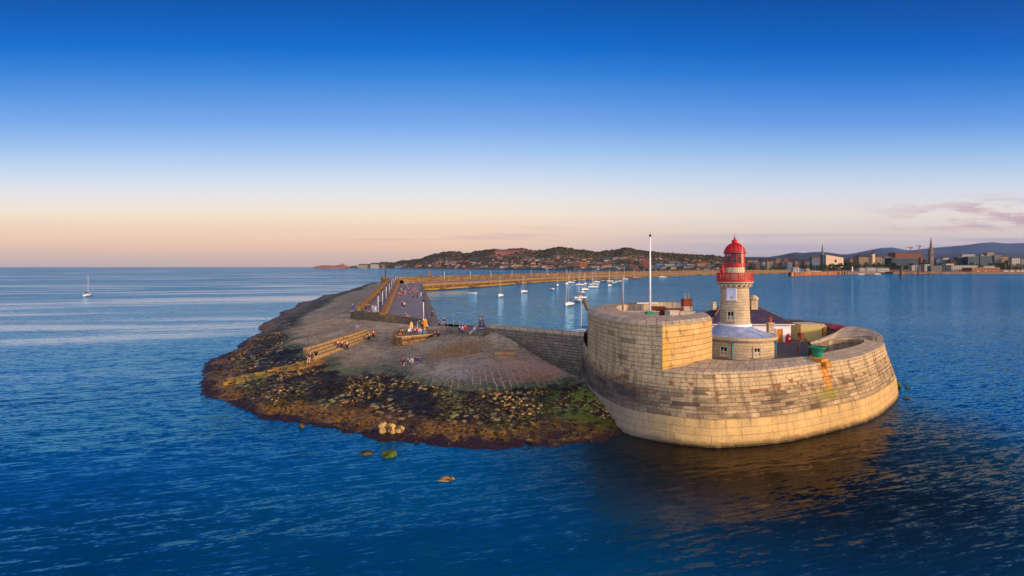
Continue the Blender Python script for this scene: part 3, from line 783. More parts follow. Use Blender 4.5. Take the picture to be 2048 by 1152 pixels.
# --- bastion
BO = [(15.05, 51.2), (11.9, 53.6), (10.2, 59), (9.7, 65), (10.9, 71), (13.6, 76.5), (18.4, 80.8), (23, 83.2), (26.3, 82.7)]
BR = [(15.05, 51.2), (18.6, 53.5), (22.2, 57.0), (23.3, 60.8)]
BI = [(22.9, 61.3), (19.4, 58.2), (16.8, 57.4), (14.6, 60), (13.6, 64.5), (14.4, 71), (16.9, 75.2), (20.2, 78.2), (23.5, 79.9), (26.2, 79.6)]
bo = catmull(BO, 6); br = catmull(BR, 6); bin_ = catmull(BI, 6)
bast = empty('bastion', (18, 66, 0)); bast.parent = fort; bast.location = Vector((18, 66, 0)) - fort.location; KIDS.setdefault(fort.name, []).append(bast)
def wallstrip(mb, line, zs, flip=False, offs=None, u0=0):
    vs = []; fs = []; uv = []; m_ = len(zs)
    us = [u0]
    for i in range(1, len(line)): us.append(us[-1] + math.dist(line[i][:2], line[i - 1][:2]))
    for i, p in enumerate(line):
        a = line[max(0, i - 1)]; c_ = line[min(len(line) - 1, i + 1)]
        t = Vector((c_[0] - a[0], c_[1] - a[1])).normalized(); nv = Vector((-t.y, t.x)) * (1 if not flip else -1)
        for j, z in enumerate(zs):
            of = offs[j] if offs else 0
            vs.append((p[0] + nv.x * of, p[1] + nv.y * of, z))
    for i in range(len(line) - 1):
        for j in range(m_ - 1):
            f = (i * m_ + j, (i + 1) * m_ + j, (i + 1) * m_ + j + 1, i * m_ + j + 1)
            q = [(us[i], zs[j]), (us[i + 1], zs[j]), (us[i + 1], zs[j + 1]), (us[i], zs[j + 1])]
            if not flip: f = f[::-1]; q = q[::-1]
            fs.append(f); uv.append(q)
    mb.add(vs, fs, uv)
# outer face (left) in the colours of the fort wall; right face painted golden as if sunlit
M_bast = masonry('bastion_granite', S(160, 144, 124), S(138, 126, 112), 1.45, .56, .022, S(84, 74, 64), stains=bast_stains, bumpd=.06, dark=.35)
mb = MB(); wallstrip(mb, bo, [6.4, 7.5, 9, 10.55], True); wallstrip(mb, [(x + .0, y) for x, y in bo], [10.55, 11.12], True, [.05, .05])
mb.build('bastion_wall', M_fort, bast)
mb = MB(); wallstrip(mb, br, [5.0, 7.0, 9, 11.1], False); mb.build('bastion_face', M_bface, bast)
# top surface between outer edge and inner edge
outer_all = list(reversed(br)) + bo[1:]
def resample(line, n_):
    d_ = [0]
    for i in range(1, len(line)): d_.append(d_[-1] + math.dist(line[i], line[i - 1]))
    out = []
    for k in range(n_):
        t = d_[-1] * k / (n_ - 1); i = max(0, min(len(line) - 2, int(np.searchsorted(d_, t)) - 1))
        f_ = (t - d_[i]) / max(1e-6, d_[i + 1] - d_[i]); out.append(tuple(a + (c_ - a) * f_ for a, c_ in zip(line[i], line[i + 1])))
    return out
# match the two edges section by section so that the corner stays sharp
NA = 12; NB_ = 40
oa = resample(list(reversed(br)), NA) + resample(bo, NB_)[1:]
ia = resample(bin_[:13], NA) + resample(bin_[12:], NB_)[1:]
vs = []; fs = []; uv = []
usum = 0
for k, (a, c_) in enumerate(zip(oa, ia)):
    if k: usum += math.dist(oa[k], oa[k - 1])
    vs += [(a[0], a[1], 11.1), (a[0] * .82 + c_[0] * .18, a[1] * .82 + c_[1] * .18, 11.42), (c_[0], c_[1], 11.55), (c_[0], c_[1], 10.0)]
    if k:
        b0 = (k - 1) * 4; b1 = k * 4; u0 = usum - math.dist(oa[k], oa[k - 1])
        for j, (w0, w1) in enumerate(((0, 1.3), (1.3, 4.6), (4.6, 6.2))):
            fs.append((b0 + j, b0 + j + 1, b1 + j + 1, b1 + j)); uv.append([(u0, w0), (u0, w1), (usum, w1), (usum, w0)])
e = len(oa) - 1
vs2 = list(vs)
fs.append((e * 4, e * 4 + 1, e * 4 + 2, e * 4 + 3)); uv.append([(0, 0), (0, 1), (2, 1), (2, 0)])
mb = MB(); mb.add(vs, fs, uv)
mb.prism([oa[-1], ia[-1], (ia[-1][0] + .02, ia[-1][1]), (oa[-1][0] + .02, oa[-1][1])], 7.0, 11.5)
mb.build('bastion_parapet', M_capr, bast)
fl = [p for p in oa[::3]]
fl = fl + [(26.2, 72), (23.4, 62)]
cxm, cym = 18, 68
fl = [(cxm + (p[0] - cxm) * .9, cym + (p[1] - cym) * .9) for p in fl]
mb = MB(); mb.prism(fl, 5.0, 10.15); mb.build('bastion_floor', M_wallgrey, bast)
# rust fall under the bell
def rust_mat():
    m, n, b = newmat('rust_streaked_stone')
    o = n.pos(); f = n.noise(n.vm('MULTIPLY', o, (3, 3, .6)), 1.0, 4, .6)
    setb(n, b, n.mix(n.sm(f, .4, .6), S(170, 120, 40), S(206, 130, 30)), .85, n.bump(n.noise(o, 5, 3), .05)); return m
M_ruststone = rust_mat()
M_rust = plain('rusty_iron', S(110, 52, 30), .9, .2, .45, 6)
# --- things on the bastion
def railing(name, line, h, label, mat, gap=.16, rails=(1.0,), post=1.6, r=.018):
    p0 = line[0]; root = empty(name, p0, label=label, cat='railing')
    mr = MB(); mp = MB()
    for i in range(len(line) - 1):
        a = Vector(line[i]); c_ = Vector(line[i + 1]); L = (c_ - a).length
        for q in rails: mr.tube(a + Vector((0, 0, h * q)), c_ + Vector((0, 0, h * q)), r * 1.2, n=6)
        k = 0.0
        while gap and k < L:
            t = a.lerp(c_, k / L); mp.tube(t, t + Vector((0, 0, h)), r * .8, n=4); k += gap
        k = 0.0
        while k <= L + .01:
            t = a.lerp(c_, min(1, k / L)); MBp = MB(); MBp.tube(t, t + Vector((0, 0, h * 1.05)), r * 1.7, n=6); MBp.build('post', mat, root); k += post
    mr.build('rail', mat, root)
    if mp.v: mp.build('baluster_screen', mat, root)
    return root
M_iron = plain('dark_iron', S(52, 44, 42), .6, .6, .3, 5)
M_white = plain('white_paint', S(232, 230, 228), .45, 0, .06, 3)
M_pole = plain('weathered_pole', S(150, 140, 138), .6, .2, .2, 3)
railing('railing', [(23.2, 66.5, 10.15), (26.2, 66.2, 10.15), (27.2, 69.0, 10.15)], 1.15, 'thin dark iron railing on the bastion edge by the brick capped chimney', M_iron)
fp = empty('flagpole', (18.35, 68, 10.15), label='tall white flagpole with a yard standing on the bastion', cat='flagpole')
MB().tube((18.35, 68, 10.15), (18.35, 68, 21.0), .135, .08, 12).build('pole', M_white, fp, True)
MB().tube((16.6, 68, 12.15), (19.4, 68, 12.2), .07, .05, 8).tube((18.35, 68, 12.15), (18.35, 66.9, 12.2), .05).build('yard', M_white, fp)
MB().lathe([(.05, 0), (.16, .1), (.17, .22), (.05, .38)], 10, (18.35, 68, 20.95)).tube((18.35, 68, 21.3), (18.35, 68, 21.7), .02).build('truck', M_iron, fp)
lp = empty('flagpole', (14.2, 65.6, 11.4), label='shorter grey pole with a capped head left of the tall white flagpole', cat='pole')
MB().tube((14.2, 65.6, 11.4), (14.2, 65.6, 15.6), .12, .10, 10).build('pole', M_pole, lp, True)
MB().lathe([(.13, 0), (.16, .06), (.16, .25), (.04, .34)], 10, (14.2, 65.6, 15.6)).build('cap', M_pole, lp)
M_brick = masonry('red_brick', S(150, 62, 34), S(122, 46, 28), .3, .12, .015, S(140, 110, 90), bumpd=.02)
ch = empty('chimney', (24.4, 71.5, 10.15), label='square stone chimney with a red brick top and two pots on the bastion', cat='chimney')
MB().box((24.4, 71.5, 10.15), (1.25, 1.1, 1.35)).build('stack', M_capr, ch)
MB().box((24.4, 71.5, 11.5), (1.2, 1.05, .9)).box((24.4, 71.5, 12.4), (1.35, 1.2, .12)).build('brick_top', M_brick, ch)
for dx in (-.25, .28): MB().lathe([(.14, 0), (.11, .5), (.15, .55), (.13, .8)], 10, (24.4 + dx, 71.5, 12.5)).build('chimney_pot', M_capr, ch)
M_slab = plain('pale_slab', S(176, 164, 150), .85, 0, .3, 1.5)
M_greenpaint = plain('green_paint', S(38, 128, 92), .5, 0, .15, 3)
def slabthing(c, s, rz, mat, label, cat='stone slab', name='stone_slab'):
    mb = MB(); mb.box((c[0], c[1], c[2]), s, rz, .94); mb.box((c[0], c[1], c[2] + s[2]), (s[0] * 1.06, s[1] * 1.06, .1), rz)
    o = mb.build(name, mat, origin=c); tag(o, label, cat)
slabthing((18.4, 68, 10.15), (1.7, 1.6, .9), .2, M_slab, 'pale stone base under the tall white flagpole')
slabthing((16.2, 67.2, 10.15), (2.4, 1.5, .95), -.15, M_slab, 'broad pale slab left of the flagpole base on the bastion')
slabthing((17.6, 65.4, 10.15), (.95, .8, 1.0), .1, M_greenpaint, 'green painted box on the bastion below the flagpole', 'box', 'equipment_box')
slabthing((20.6, 66.0, 10.15), (1.5, 1.1, 1.15), .4, M_slab, 'grey stone block right of the flagpole base')
slabthing((22.0, 69.5, 10.15), (2.3, 1.2, 1.1), .1, M_rust, 'rusty iron gun carriage block between flagpole and chimney', 'gun carriage', 'gun_carriage')
slabthing((20.2, 71.0, 10.15), (2.0, 1.0, 1.25), -.1, M_rust, 'rust brown iron winch housing behind the flagpole', 'winch', 'winch_housing')
slabthing((22.6, 66.6, 10.15), (2.1, .9, .95), .15, M_slab, 'low pale slab in front of the brick capped chimney')
# antenna horn on the far left corner of the bastion (a pale post leaning)
pt = PD(1176, 620, 69); p2 = PD(1168, 600, 69)
o = MB().tube(pt, p2, .28, .35, 6).build('stone_bollard', M_capr, origin=pt); tag(o, 'leaning pale stone post on the left rear rim of the bastion', 'post')
# ================================================================ lighthouse
LX, LY = 30.45, 70.0
M_tower = masonry('tower_granite', S(208, 186, 152), S(184, 162, 130), 1.0, .36, .018, S(92, 76, 60), bumpd=.04, lichen=(S(150, 132, 108), .4))
def redp():
    m, n, b = newmat('red_paint'); o = n.obj()
    setb(n, b, n.mix(n.sm(n.noise(o, 2.2, 5, .65), .4, .62), S(200, 14, 18), S(150, 12, 14)), .5, n.bump(n.noise(o, 8, 2), .01)); return m
M_red = redp()
M_roofpaint = None
m, n, b = newmat('lilac_roof_paint'); o = n.pos()
cx_ = n.vm('SUBTRACT', o, (LX, LY, 0)); X, Y, Z = n.sep(cx_)
rad_ = n.m('SQRT', n.m('ADD', n.m('MULTIPLY', X, X), n.m('MULTIPLY', Y, Y)))
rings = n.m('PINGPONG', rad_, .22)
setb(n, b, n.mix(n.sm(n.noise(o, 1.2, 4), .35, .7), S(122, 140, 178), S(170, 178, 200)), .45, n.bump(n.sm(rings, .0, .05), .03)); M_roofpaint = m
lh = empty('lighthouse', (LX, LY, 5.15), label='pale granite lighthouse tower with red lantern and gallery on a round stone base', cat='lighthouse')
c0 = (LX, LY, 0)
bb = MB().lathe([(5.05, 5.1), (5.0, 7.35)], 72, c0, cap=False).build('base_building', M_tower, lh)
MB().lathe([(5.02, 7.35), (5.22, 7.45), (5.3, 7.6), (5.3, 7.92), (4.9, 7.95)], 72, c0, cap=False).build('cornice', M_tower, lh)
MB().lathe([(4.92, 7.9), (4.0, 8.12), (3.0, 8.5), (2.35, 8.85), (2.05, 9.08), (1.98, 9.1)], 72, c0, cap=False).build('base_roof', M_roofpaint, lh, True)
for k in range(36):
    a = 2 * math.pi * k / 36
tw = MB().lathe([(2.08, 9.05), (2.02, 9.3), (1.95, 9.5), (1.86, 11.5), (1.80, 13.2), (1.76, 14.15)], 48, c0, cap=False).build('tower', M_tower, lh, True)
MB().lathe([(2.12, 9.0), (2.12, 9.28), (1.98, 9.34)], 48, c0, cap=False).build('tower_collar', M_white, lh)
# corbels and gallery
mb = MB()
for k in range(20):
    a = 2 * math.pi * k / 20
    mb.box((LX + 1.93 * math.cos(a), LY + 1.93 * math.sin(a), 14.28), (.5, .22, .42), a)
mb.lathe([(1.74, 14.5), (2.1, 14.5), (2.1, 14.71), (1.74, 14.71)], 40, c0, cap=False)
mb.build('corbel_ring', M_tower, lh)
MB().lathe([(1.76, 14.1), (1.84, 14.3), (1.76, 14.4), (1.76, 14.72), (2.3, 14.8), (2.36, 14.86), (2.36, 15.0), (1.3, 15.02)], 48, c0, cap=False).build('gallery_floor', M_tower, lh)
mb = MB(); mb.lathe([(2.26, 16.05), (2.34, 16.05), (2.34, 16.17), (2.26, 16.17)], 40, c0, cap=False); mb.lathe([(2.26, 15.05), (2.33, 15.05), (2.33, 15.28), (2.26, 15.28)], 40, c0, cap=False)
for k in range(56):
    a = 2 * math.pi * k / 56; wd = .17 if k % 4 else .30
    mb.box((LX + 2.3 * math.cos(a), LY + 2.3 * math.sin(a), 15.2), (.03, wd * .78, .9), a)
mb.build('gallery_rail', M_red, lh)
M_drum = masonry('cream_drum', S(214, 196, 156), S(198, 180, 142), .55, 1.2, .03, S(110, 90, 70), bumpd=.03)
MB().lathe([(1.27, 15.0), (1.24, 17.05)], 40, c0, cap=False).build('lantern_drum', M_drum, lh)
lan = MB().lathe([(1.27, 16.95), (1.33, 17.0), (1.33, 17.45), (1.27, 17.5), (1.0, 17.5)], 40, c0, cap=False)
NG = 12
for k in range(NG):
    a = 2 * math.pi * (k + .5) / NG
    lan.tube((LX + 1.26 * math.cos(a), LY + 1.26 * math.sin(a), 17.45), (LX + 1.26 * math.cos(a), LY + 1.26 * math.sin(a), 18.85), .035, n=6)
for z_ in (17.95, 18.4):
    lan.lathe([(1.235, z_ - .02), (1.275, z_ - .02), (1.275, z_ + .02), (1.235, z_ + .02)], 36, c0, cap=False)
lan.build('lantern_frame', M_red, lh)
m, n, b = newmat('lantern_glass'); b.inputs['Base Color'].default_value = (.5, .52, .56, 1); b.inputs['Roughness'].default_value = .03; b.inputs['Specular IOR Level'].default_value = .2
b.inputs['Transmission Weight'].default_value = .92; b.inputs['IOR'].default_value = 1.05; M_glass = m
m, n, b = newmat('amber_glass'); b.inputs['Base Color'].default_value = S(255, 150, 30); b.inputs['Roughness'].default_value = .15
b.inputs['Transmission Weight'].default_value = .35; b.inputs['Specular IOR Level'].default_value = .9; b.inputs['IOR'].default_value = 1.2; M_amber = m
for k in range(NG):
    a0 = 2 * math.pi * (k - .5) / NG; a1 = 2 * math.pi * (k + .5) / NG
    q = [(LX + 1.25 * math.cos(a0), LY + 1.25 * math.sin(a0)), (LX + 1.25 * math.cos(a1), LY + 1.25 * math.sin(a1)), (LX + 1.24 * math.cos(a1), LY + 1.24 * math.sin(a1)), (LX + 1.24 * math.cos(a0), LY + 1.24 * math.sin(a0))]
    am = math.degrees((a0 + a1) / 2) % 360
    amber = 275 < am < 330
    MB().prism(q, 17.5, 18.82).build('pane', M_amber if amber else M_glass, lh)
m, n, b = newmat('lens_glass'); o = n.pos(); zz_ = n.sep(o)[2]
setb(n, b, n.mix(n.sm(n.m('PINGPONG', zz_, .06), 0, .05), S(96, 70, 60), S(180, 150, 140)), .15); M_lens = m
MB().lathe([(.3, 17.5), (.5, 17.7), (.62, 18.1), (.5, 18.5), (.3, 18.75)], 20, c0).build('lens', M_lens, lh, True)
dome = MB(); dome.lathe([(1.38, 18.8), (1.46, 18.86), (1.46, 18.98), (1.36, 19.02), (1.24, 19.38), (1.02, 19.75), (.74, 20.02), (.42, 20.22), (.36, 20.3)], 40, c0)
for k in range(16):
    a = 2 * math.pi * k / 16; pr_ = [(1.37, 19.03), (1.25, 19.39), (1.03, 19.76), (.75, 20.03), (.42, 20.23)]
    for (r0, z0), (r1, z1) in zip(pr_, pr_[1:]): dome.tube((LX + r0 * math.cos(a), LY + r0 * math.sin(a), z0), (LX + r1 * math.cos(a), LY + r1 * math.sin(a), z1), .03, n=5)
dome.build('lantern_dome', M_red, lh)
MB().lathe([(.33, 20.2), (.33, 20.32), (.38, 20.36), (.38, 20.62), (.30, 20.68), (.12, 20.76), (.10, 20.85), (.13, 20.93), (.06, 21.02), (.03, 21.3), (.015, 21.65)], 20, c0).build('finial', M_red, lh)
va = math.atan2(-LY, -LX)
vp = Vector((math.cos(va + .0), math.sin(va), 0)); lp_ = Vector((-.93, .36, 0))
q = Vector((LX, LY, 0)) + lp_ * 1.55 + vp * 1.1
MB().lathe([(.22, 15.02), (.2, 16.2), (.32, 16.3), (.33, 16.5), (.2, 16.62), (.2, 16.85), (.26, 16.95), (.1, 17.15), (.05, 17.3)], 16, (q.x, q.y, 0)).build('vent_cowl', M_red, lh)
aq = Vector((LX, LY, 0)) - lp_ * .95 + vp * 1.15
MB().tube((aq.x, aq.y, 15.0), (aq.x, aq.y, 21.0), .03, .02, 6).build('antenna', M_white, lh)
# windows
M_frame = plain('window_frame', S(214, 206, 192), .6, 0, .1, 4)
M_shutter = plain('white_shutter', S(206, 206, 226), .5, 0, .1, 4)
m, n, b = newmat('dark_window_glass'); setb(n, b, (.012, .015, .02, 1), .08); M_dark = m
def cyl_window(parent, R, ang, z, w, h, shutter=False, pane=M_dark, sill=True, name='window'):
    cx, cy = LX + R * math.cos(ang), LY + R * math.sin(ang)
    base = Vector((cx, cy, z)); ou = Vector((math.cos(ang), math.sin(ang), 0)); tg = Vector((-ou.y, ou.x, 0))
    rz = ang
    win = MB().box(tuple(base - ou * .12), (.24, w, h), rz).build(name, M_shutter if shutter else pane, parent)
    fr = MB()
    for s in (-1, 1): fr.box(tuple(base + tg * s * (w / 2 + .06) - ou * .05), (.26, .12, h + .12), rz)
    fr.box(tuple(base + Vector((0, 0, h)) - ou * .05), (.26, w, .12), rz)
    fr.build('frame', M_tower if not shutter else M_shutter, win)
    if not shutter:
        b_ = MB(); b_.box(tuple(base + ou * .01), (.05, .05, h), rz); b_.box(tuple(base + Vector((0, 0, h * .48)) + ou * .012), (.05, w, .07), rz)
        b_.box(tuple(base + ou * .011), (.05, w, .05), rz)
        for s in (-1, 1): b_.box(tuple(base + tg * s * (w / 2 - .03) + ou * .013), (.05, .06, h), rz)
        b_.build('glazing_bar', M_frame, win)
    if sill: MB().box(tuple(base - Vector((0, 0, .14)) + ou * .02), (.36, w + .4, .14), rz).build('sill', M_tower if not shutter else M_white, win)
    return win
def ang_for(px, R):        # bearing on the round wall that the photo shows at this column
    best = None
    for k in range(720):
        a = va + (k - 360) / 720 * 2.6
        x, y = LX + R * math.cos(a), LY + R * math.sin(a)
        e_ = abs(x / y * F + 1024 - px)
        if best is None or e_ < best[0]: best = (e_, a)
    return best[1]
cyl_window(lh, 5.02, ang_for(1448, 5.02), 5.5, .85, 1.15)
cyl_window(lh, 5.02, ang_for(1514, 5.02), 5.5, .85, 1.15)
cyl_window(lh, 1.80, ang_for(1463, 1.82), 12.65, .95, 1.4, shutter=True)
cyl_window(lh, 1.90, ang_for(1461.5, 1.9), 9.75, .85, 1.2)
M_turq = plain('turquoise_pipe', S(48, 128, 140), .5, 0, .1, 4)
for px_ in (1464.5, 1551):
    a = ang_for(px_, 5.12); x_, y_ = LX + 5.14 * math.cos(a), LY + 5.14 * math.sin(a)
    MB().tube((x_, y_, 5.15), (x_, y_, 7.4), .10, n=8).box((x_, y_, 7.1), (.34, .34, .32), a).build('drainpipe', M_turq, lh)
ch = empty('chimney', (36.6, 72.6, 5.15), label='slim stone chimney with a terracotta pot right of the round lighthouse base', cat='chimney')
MB().box((36.6, 72.6, 5.15), (.72, .72, 3.75)).box((36.6, 72.6, 8.9), (.9, .9, .2)).build('stack', M_tower, ch)
M_terra = plain('terracotta', S(176, 74, 40), .8, 0, .2, 5)
MB().lathe([(.2, 9.1), (.16, 9.5), (.22, 9.55), (.18, 9.75)], 12, (36.6, 72.6, 0)).build('chimney_pot', M_terra, ch)
# ================================================================ keepers' house
M_slate = masonry('slate_roof', S(72, 60, 92), S(56, 48, 78), .4, .28, .02, S(36, 30, 44), bumpd=.03, lichen=(S(120, 92, 40), .45))
M_whitewall = plain('whitewashed_wall', S(232, 228, 236), .85, 0, .12, .8)
HX0, HX1, HY0, HY1 = 31.2, 43.9, 80.6, 88.6
kh = empty('keepers_house', ((HX0 + HX1) / 2, HY0, 5.15), label='long white keepers house with a hipped purple slate roof behind the lighthouse', cat='house')
MB().box(((HX0 + HX1) / 2, (HY0 + HY1) / 2, 5.1), (HX1 - HX0, HY1 - HY0, 2.9)).build('wall', M_whitewall, kh)
ex = .35; z0 = 8.0; z1 = 10.35
a = [(HX0 - ex, HY0 - ex, z0), (HX1 + ex, HY0 - ex, z0), (HX1 + ex, HY1 + ex, z0), (HX0 - ex, HY1 + ex, z0), (HX0 + 3.2, (HY0 + HY1) / 2, z1), (HX1 - 3.2, (HY0 + HY1) / 2, z1)]
mb = MB()
def uvq(f, vs): 
    e0 = Vector(vs[f[1]]) - Vector(vs[f[0]]); e0.normalize(); nn = None
    nrm_ = (Vector(vs[f[1]]) - Vector(vs[f[0]])).cross(Vector(vs[f[2]]) - Vector(vs[f[0]])).normalized(); e1 = nrm_.cross(e0)
    return [((Vector(vs[i]) - Vector(vs[f[0]])).dot(e0), (Vector(vs[i]) - Vector(vs[f[0]])).dot(e1)) for i in f]
fs = [(0, 1, 5, 4), (1, 2, 5), (2, 3, 4, 5), (3, 0, 4), (3, 2, 1, 0)]
mb.add(a, fs, [uvq(f, a) for f in fs]); rf = mb.build('roof', M_slate, kh)
mb = MB(); mb.tube(a[4], a[5], .13, n=6)
for i, j in ((0, 4), (3, 4), (1, 5), (2, 5)): mb.tube(a[i], a[j], .11, n=6)
mb.build('ridge_tiles', plain('ridge_tile', S(116, 96, 60), .85, 0, .3, 3), rf)
MB().tube((HX0 - ex, HY0 - ex - .05, 7.95), (HX1 + ex, HY0 - ex - .05, 7.95), .09, n=6).build('gutter', M_frame, rf)
MB().box((39.8, 84.4, 9.6), (1.1, .9, 2.0)).lathe([(.75, 11.6), (.8, 11.75), (.6, 12.1), (.25, 12.35)], 12, (39.8, 84.4, 0)).build('chimney', M_tower, rf)
MB().box((33.3, 84.4, 9.9), (.6, .6, 1.3)).build('chimney', M_tower, rf)
M_wood = plain('ochre_wood_door', S(190, 116, 30), .6, 0, .15, 2)
M_doory = plain('mustard_panel', S(176, 160, 100), .75, 0, .06, 1)
dr = MB().box((42.05, 80.56, 5.16), (.95, .12, 2.05)).build('door', M_wood, kh)
MB().box((41.52, 80.53, 5.16), (.1, .16, 2.15)).box((42.58, 80.53, 5.16), (.1, .16, 2.15)).build('frame', M_frame, dr)
MB().lathe([(.03, 0), (.03, .12)], 8, (42.4, 80.46, 6.2)).build('handle', M_iron, dr)
for x_ in (38.2, 35.4, 32.8):
    wn = MB().box((x_, 80.57, 6.2), (.9, .1, 1.0)).build('window', M_dark, kh)
    MB().box((x_, 80.54, 6.08), (1.1, .2, .12)).build('sill', M_frame, wn)
    MB().box((x_, 80.53, 6.2), (.05, .1, 1.0)).box((x_, 80.532, 6.66), (.9, .1, .06)).build('frame', M_frame, wn)
# sheds behind the bank
sh = empty('shed', (48.4, 83.0, 5.15), label='tall plain mustard coloured panel shed beside the white house', cat='shed')
MB().box((47.9, 83.5, 5.15), (3.9, 3.0, 2.55), .12).build('wall', M_doory, sh)
MB().box((47.9, 83.5, 7.7), (4.1, 3.2, .12), .12).build('roof', M_slab, sh)
for dx in (-1.98, 1.98): MB().box((47.9 + dx, 81.95 + dx * .12, 5.9), (.14, .1, 1.3), .12).build('red_marker', M_red, sh)
sh = empty('shed', (51, 85.5, 5.15), label='small bright yellow shed with a pale top, right of the mustard shed', cat='shed')
MB().box((50.6, 84.8, 5.15), (1.75, 2.0, 1.95), .12).build('wall', plain('yellow_panel', S(224, 180, 84), .7, 0, .08, 1), sh)
MB().box((50.6, 84.8, 7.1), (1.8, 2.05, .4), .12).build('roof', M_slab, sh)
M_redroof = plain('dark_red_sheet', S(130, 36, 48), .7, 0, .35, 2)
sh = empty('shed', (52.3, 84, 5.15), label='low shed with a dark red and grey roof tucked under the rear parapet', cat='shed')
MB().box((52.1, 81.6, 5.15), (2.3, 2.4, 1.7)).build('wall', M_wallgrey, sh)
mb = MB(); mb.prism([(50.7, 80.2), (53.3, 80.2), (53.3, 82.9), (50.7, 82.9)], [6.9, 6.9, 7.5, 7.5], [7.0, 7.0, 7.6, 7.6]); mb.build('roof', M_redroof, sh)
hy = empty('gas_cylinder', (42.9, 79.5, 5.15), label='red rounded cylinder standing by the ochre door of the white house', cat='cylinder')
MB().lathe([(.38, 0.1), (.4, .2), (.4, 1.0), (.3, 1.25), (.1, 1.36)], 20, (42.9, 79.5, 5.15)).build('body', M_red, hy, True)
MB().box((42.9, 79.5, 5.15), (1.3, .8, .1)).build('foot', M_terra, hy)
MB().lathe([(.08, 1.35), (.08, 1.5)], 10, (42.9, 79.5, 5.15)).build('valve', M_iron, hy)
MB().box((42.9, 79.1, 5.75), (.28, .05, .3)).build('notice', M_white, hy)
# courtyard step
o = MB().prism([(33.5, 61.2), (38.8, 60.6), (39.6, 63.6), (35.6, 65.4)], 5.15, 5.6).build('stone_platform', M_court, fort)
# the green fog bell, hung mouth up on the parapet, and its rusty bracket
bx, by, bz = 33.75, 56.6, 6.86
bell = empty('fog_bell', (bx, by, bz), label='upturned green bell standing on the fort parapet above the rust stain', cat='bell')
M_verd = plain('green_bell_paint', S(24, 128, 100), .45, .1, .18, 3)
MB().lathe([(.44, 0), (.50, .1), (.53, .6), (.58, .85), (.72, 1.1), (.84, 1.22), (.82, 1.3), (.70, 1.2), (.54, .95), (.46, .6), (.1, .5)], 36, (bx, by, bz)).build('bell_body', M_verd, bell, True)
MB().lathe([(.82, 1.2), (.87, 1.23), (.87, 1.3), (.82, 1.33)], 36, (bx, by, bz), cap=False).build('rim', M_verd, bell)
bk = empty('winch_bracket', (bx - 1.1, by + 1.4, bz), label='rusty iron bracket and arm leaning behind the green bell', cat='bracket')
MB().tube((bx - 1.5, by + 1.3, 6.95), (bx - .95, by + 1.5, 9.4), .09, .08, 6).build('leg', M_rust, bk)
MB().tube((bx - 1.3, by + 1.5, 9.0), (bx - .1, by + 1.3, 8.5), .08, n=6).tube((bx - .95, by + 1.5, 9.4), (bx - .3, by + 1.4, 8.7), .06, n=6).build('arm', M_rust, bk)
MB().box((bx - 1.0, by + 1.5, 9.1), (.5, .4, .4), .4).build('gearbox', M_rust, bk)
nb_ = (tc[NSUB * 5 + 2]);
# mounting block and stained course under it
ni = min(range(Nt), key=lambda i: abs(tc[i][0] - 33.3) + (100 if tc[i][1] > 70 else 0))
nv = Vector((nrm[ni].x, nrm[ni].y, 0)); bp = Vector((tc[ni][0], tc[ni][1], 0))
az_ = math.atan2(nv.y, nv.x)
MB().box((bp.x - nv.x * .55, bp.y - nv.y * .55, 6.66), (1.3, 1.25, .42), az_).box((bp.x + nv.x * .28, bp.y + nv.y * .28, 6.3), (.5, .9, .5), az_).build('bell_block', M_ruststone, fort)
# ================================================================ walls, steps and blocks on the apron
hw = empty('harbour_wall', (3, 82, 3), label='low grey stone wall running from the apron to the left side of the fort', cat='wall')
mb = MB()
A_, B_ = Vector((-4.4, 88.0, 0)), Vector((12.5, 75.7, 0)); t = (B_ - A_).normalized(); nn = Vector((t.y, -t.x, 0))
def wl_box(mb, A, B, th, z0, z1, o0=0.0, seg=10):
    t = (B - A).normalized(); nn = Vector((t.y, -t.x, 0))
    p = [A + nn * o0, B + nn * o0, B + nn * (o0 - th), A + nn * (o0 - th)]
    mb.prism([(q.x, q.y) for q in p], z0, z1)
wl_box(mb, A_, B_, 1.5, -2, 6.55, .3); mb.build('wall_body', M_wallgrey, hw)
mb = MB(); wl_box(mb, A_ - t * .1, B_, 1.15, 6.5, 7.05, -.1); mb.build('coping', M_capr, hw)
mb = MB(); wl_box(mb, A_ + t * 2.5, B_, .55, -1.5, 5.65, .85); mb.build('footing', M_wallgrey, hw)
# landing platform with people
plat = [P(893, 656.5, 6.2)[:2], P(930, 650.5, 6.2)[:2], P(988, 650.5, 6.2)[:2], P(1003, 655, 6.2)[:2], P(966, 667, 6.2)[:2], P(938, 663, 6.2)[:2]]
o = MB().prism(plat, 4.0, 6.25).build('landing_platform', M_wallgrey, origin=(plat[0][0], plat[0][1], 4)); tag(o, 'flat stone landing above the apron, edged in golden stone', 'platform')
quay = [P(862, 664, 5.0)[:2], P(893, 656.5, 5.0)[:2], P(938, 651, 5.0)[:2], (-5.2, 90.5), (-9.5, 99.5), (-14.9, 108.4), (-17.2, 109)]
o = MB().prism(quay, -2, 5.02).build('quay_landing', M_deck, origin=(-10, 98, 0)); tag(o, 'pale paved corner of the quay beside the apron', 'quay')
railing('railing', [(P(882, 653, 5.0)[0], 104.5, 5.0), (-9.6, 99.3, 5.0), (-5.3, 90.4, 5.6), (-3.6, 87.2, 6.3)], 1.3, 'thin grey railing along the quay edge behind the standing couple', M_pole, 0, (1.0, .5), 2.0, .022)
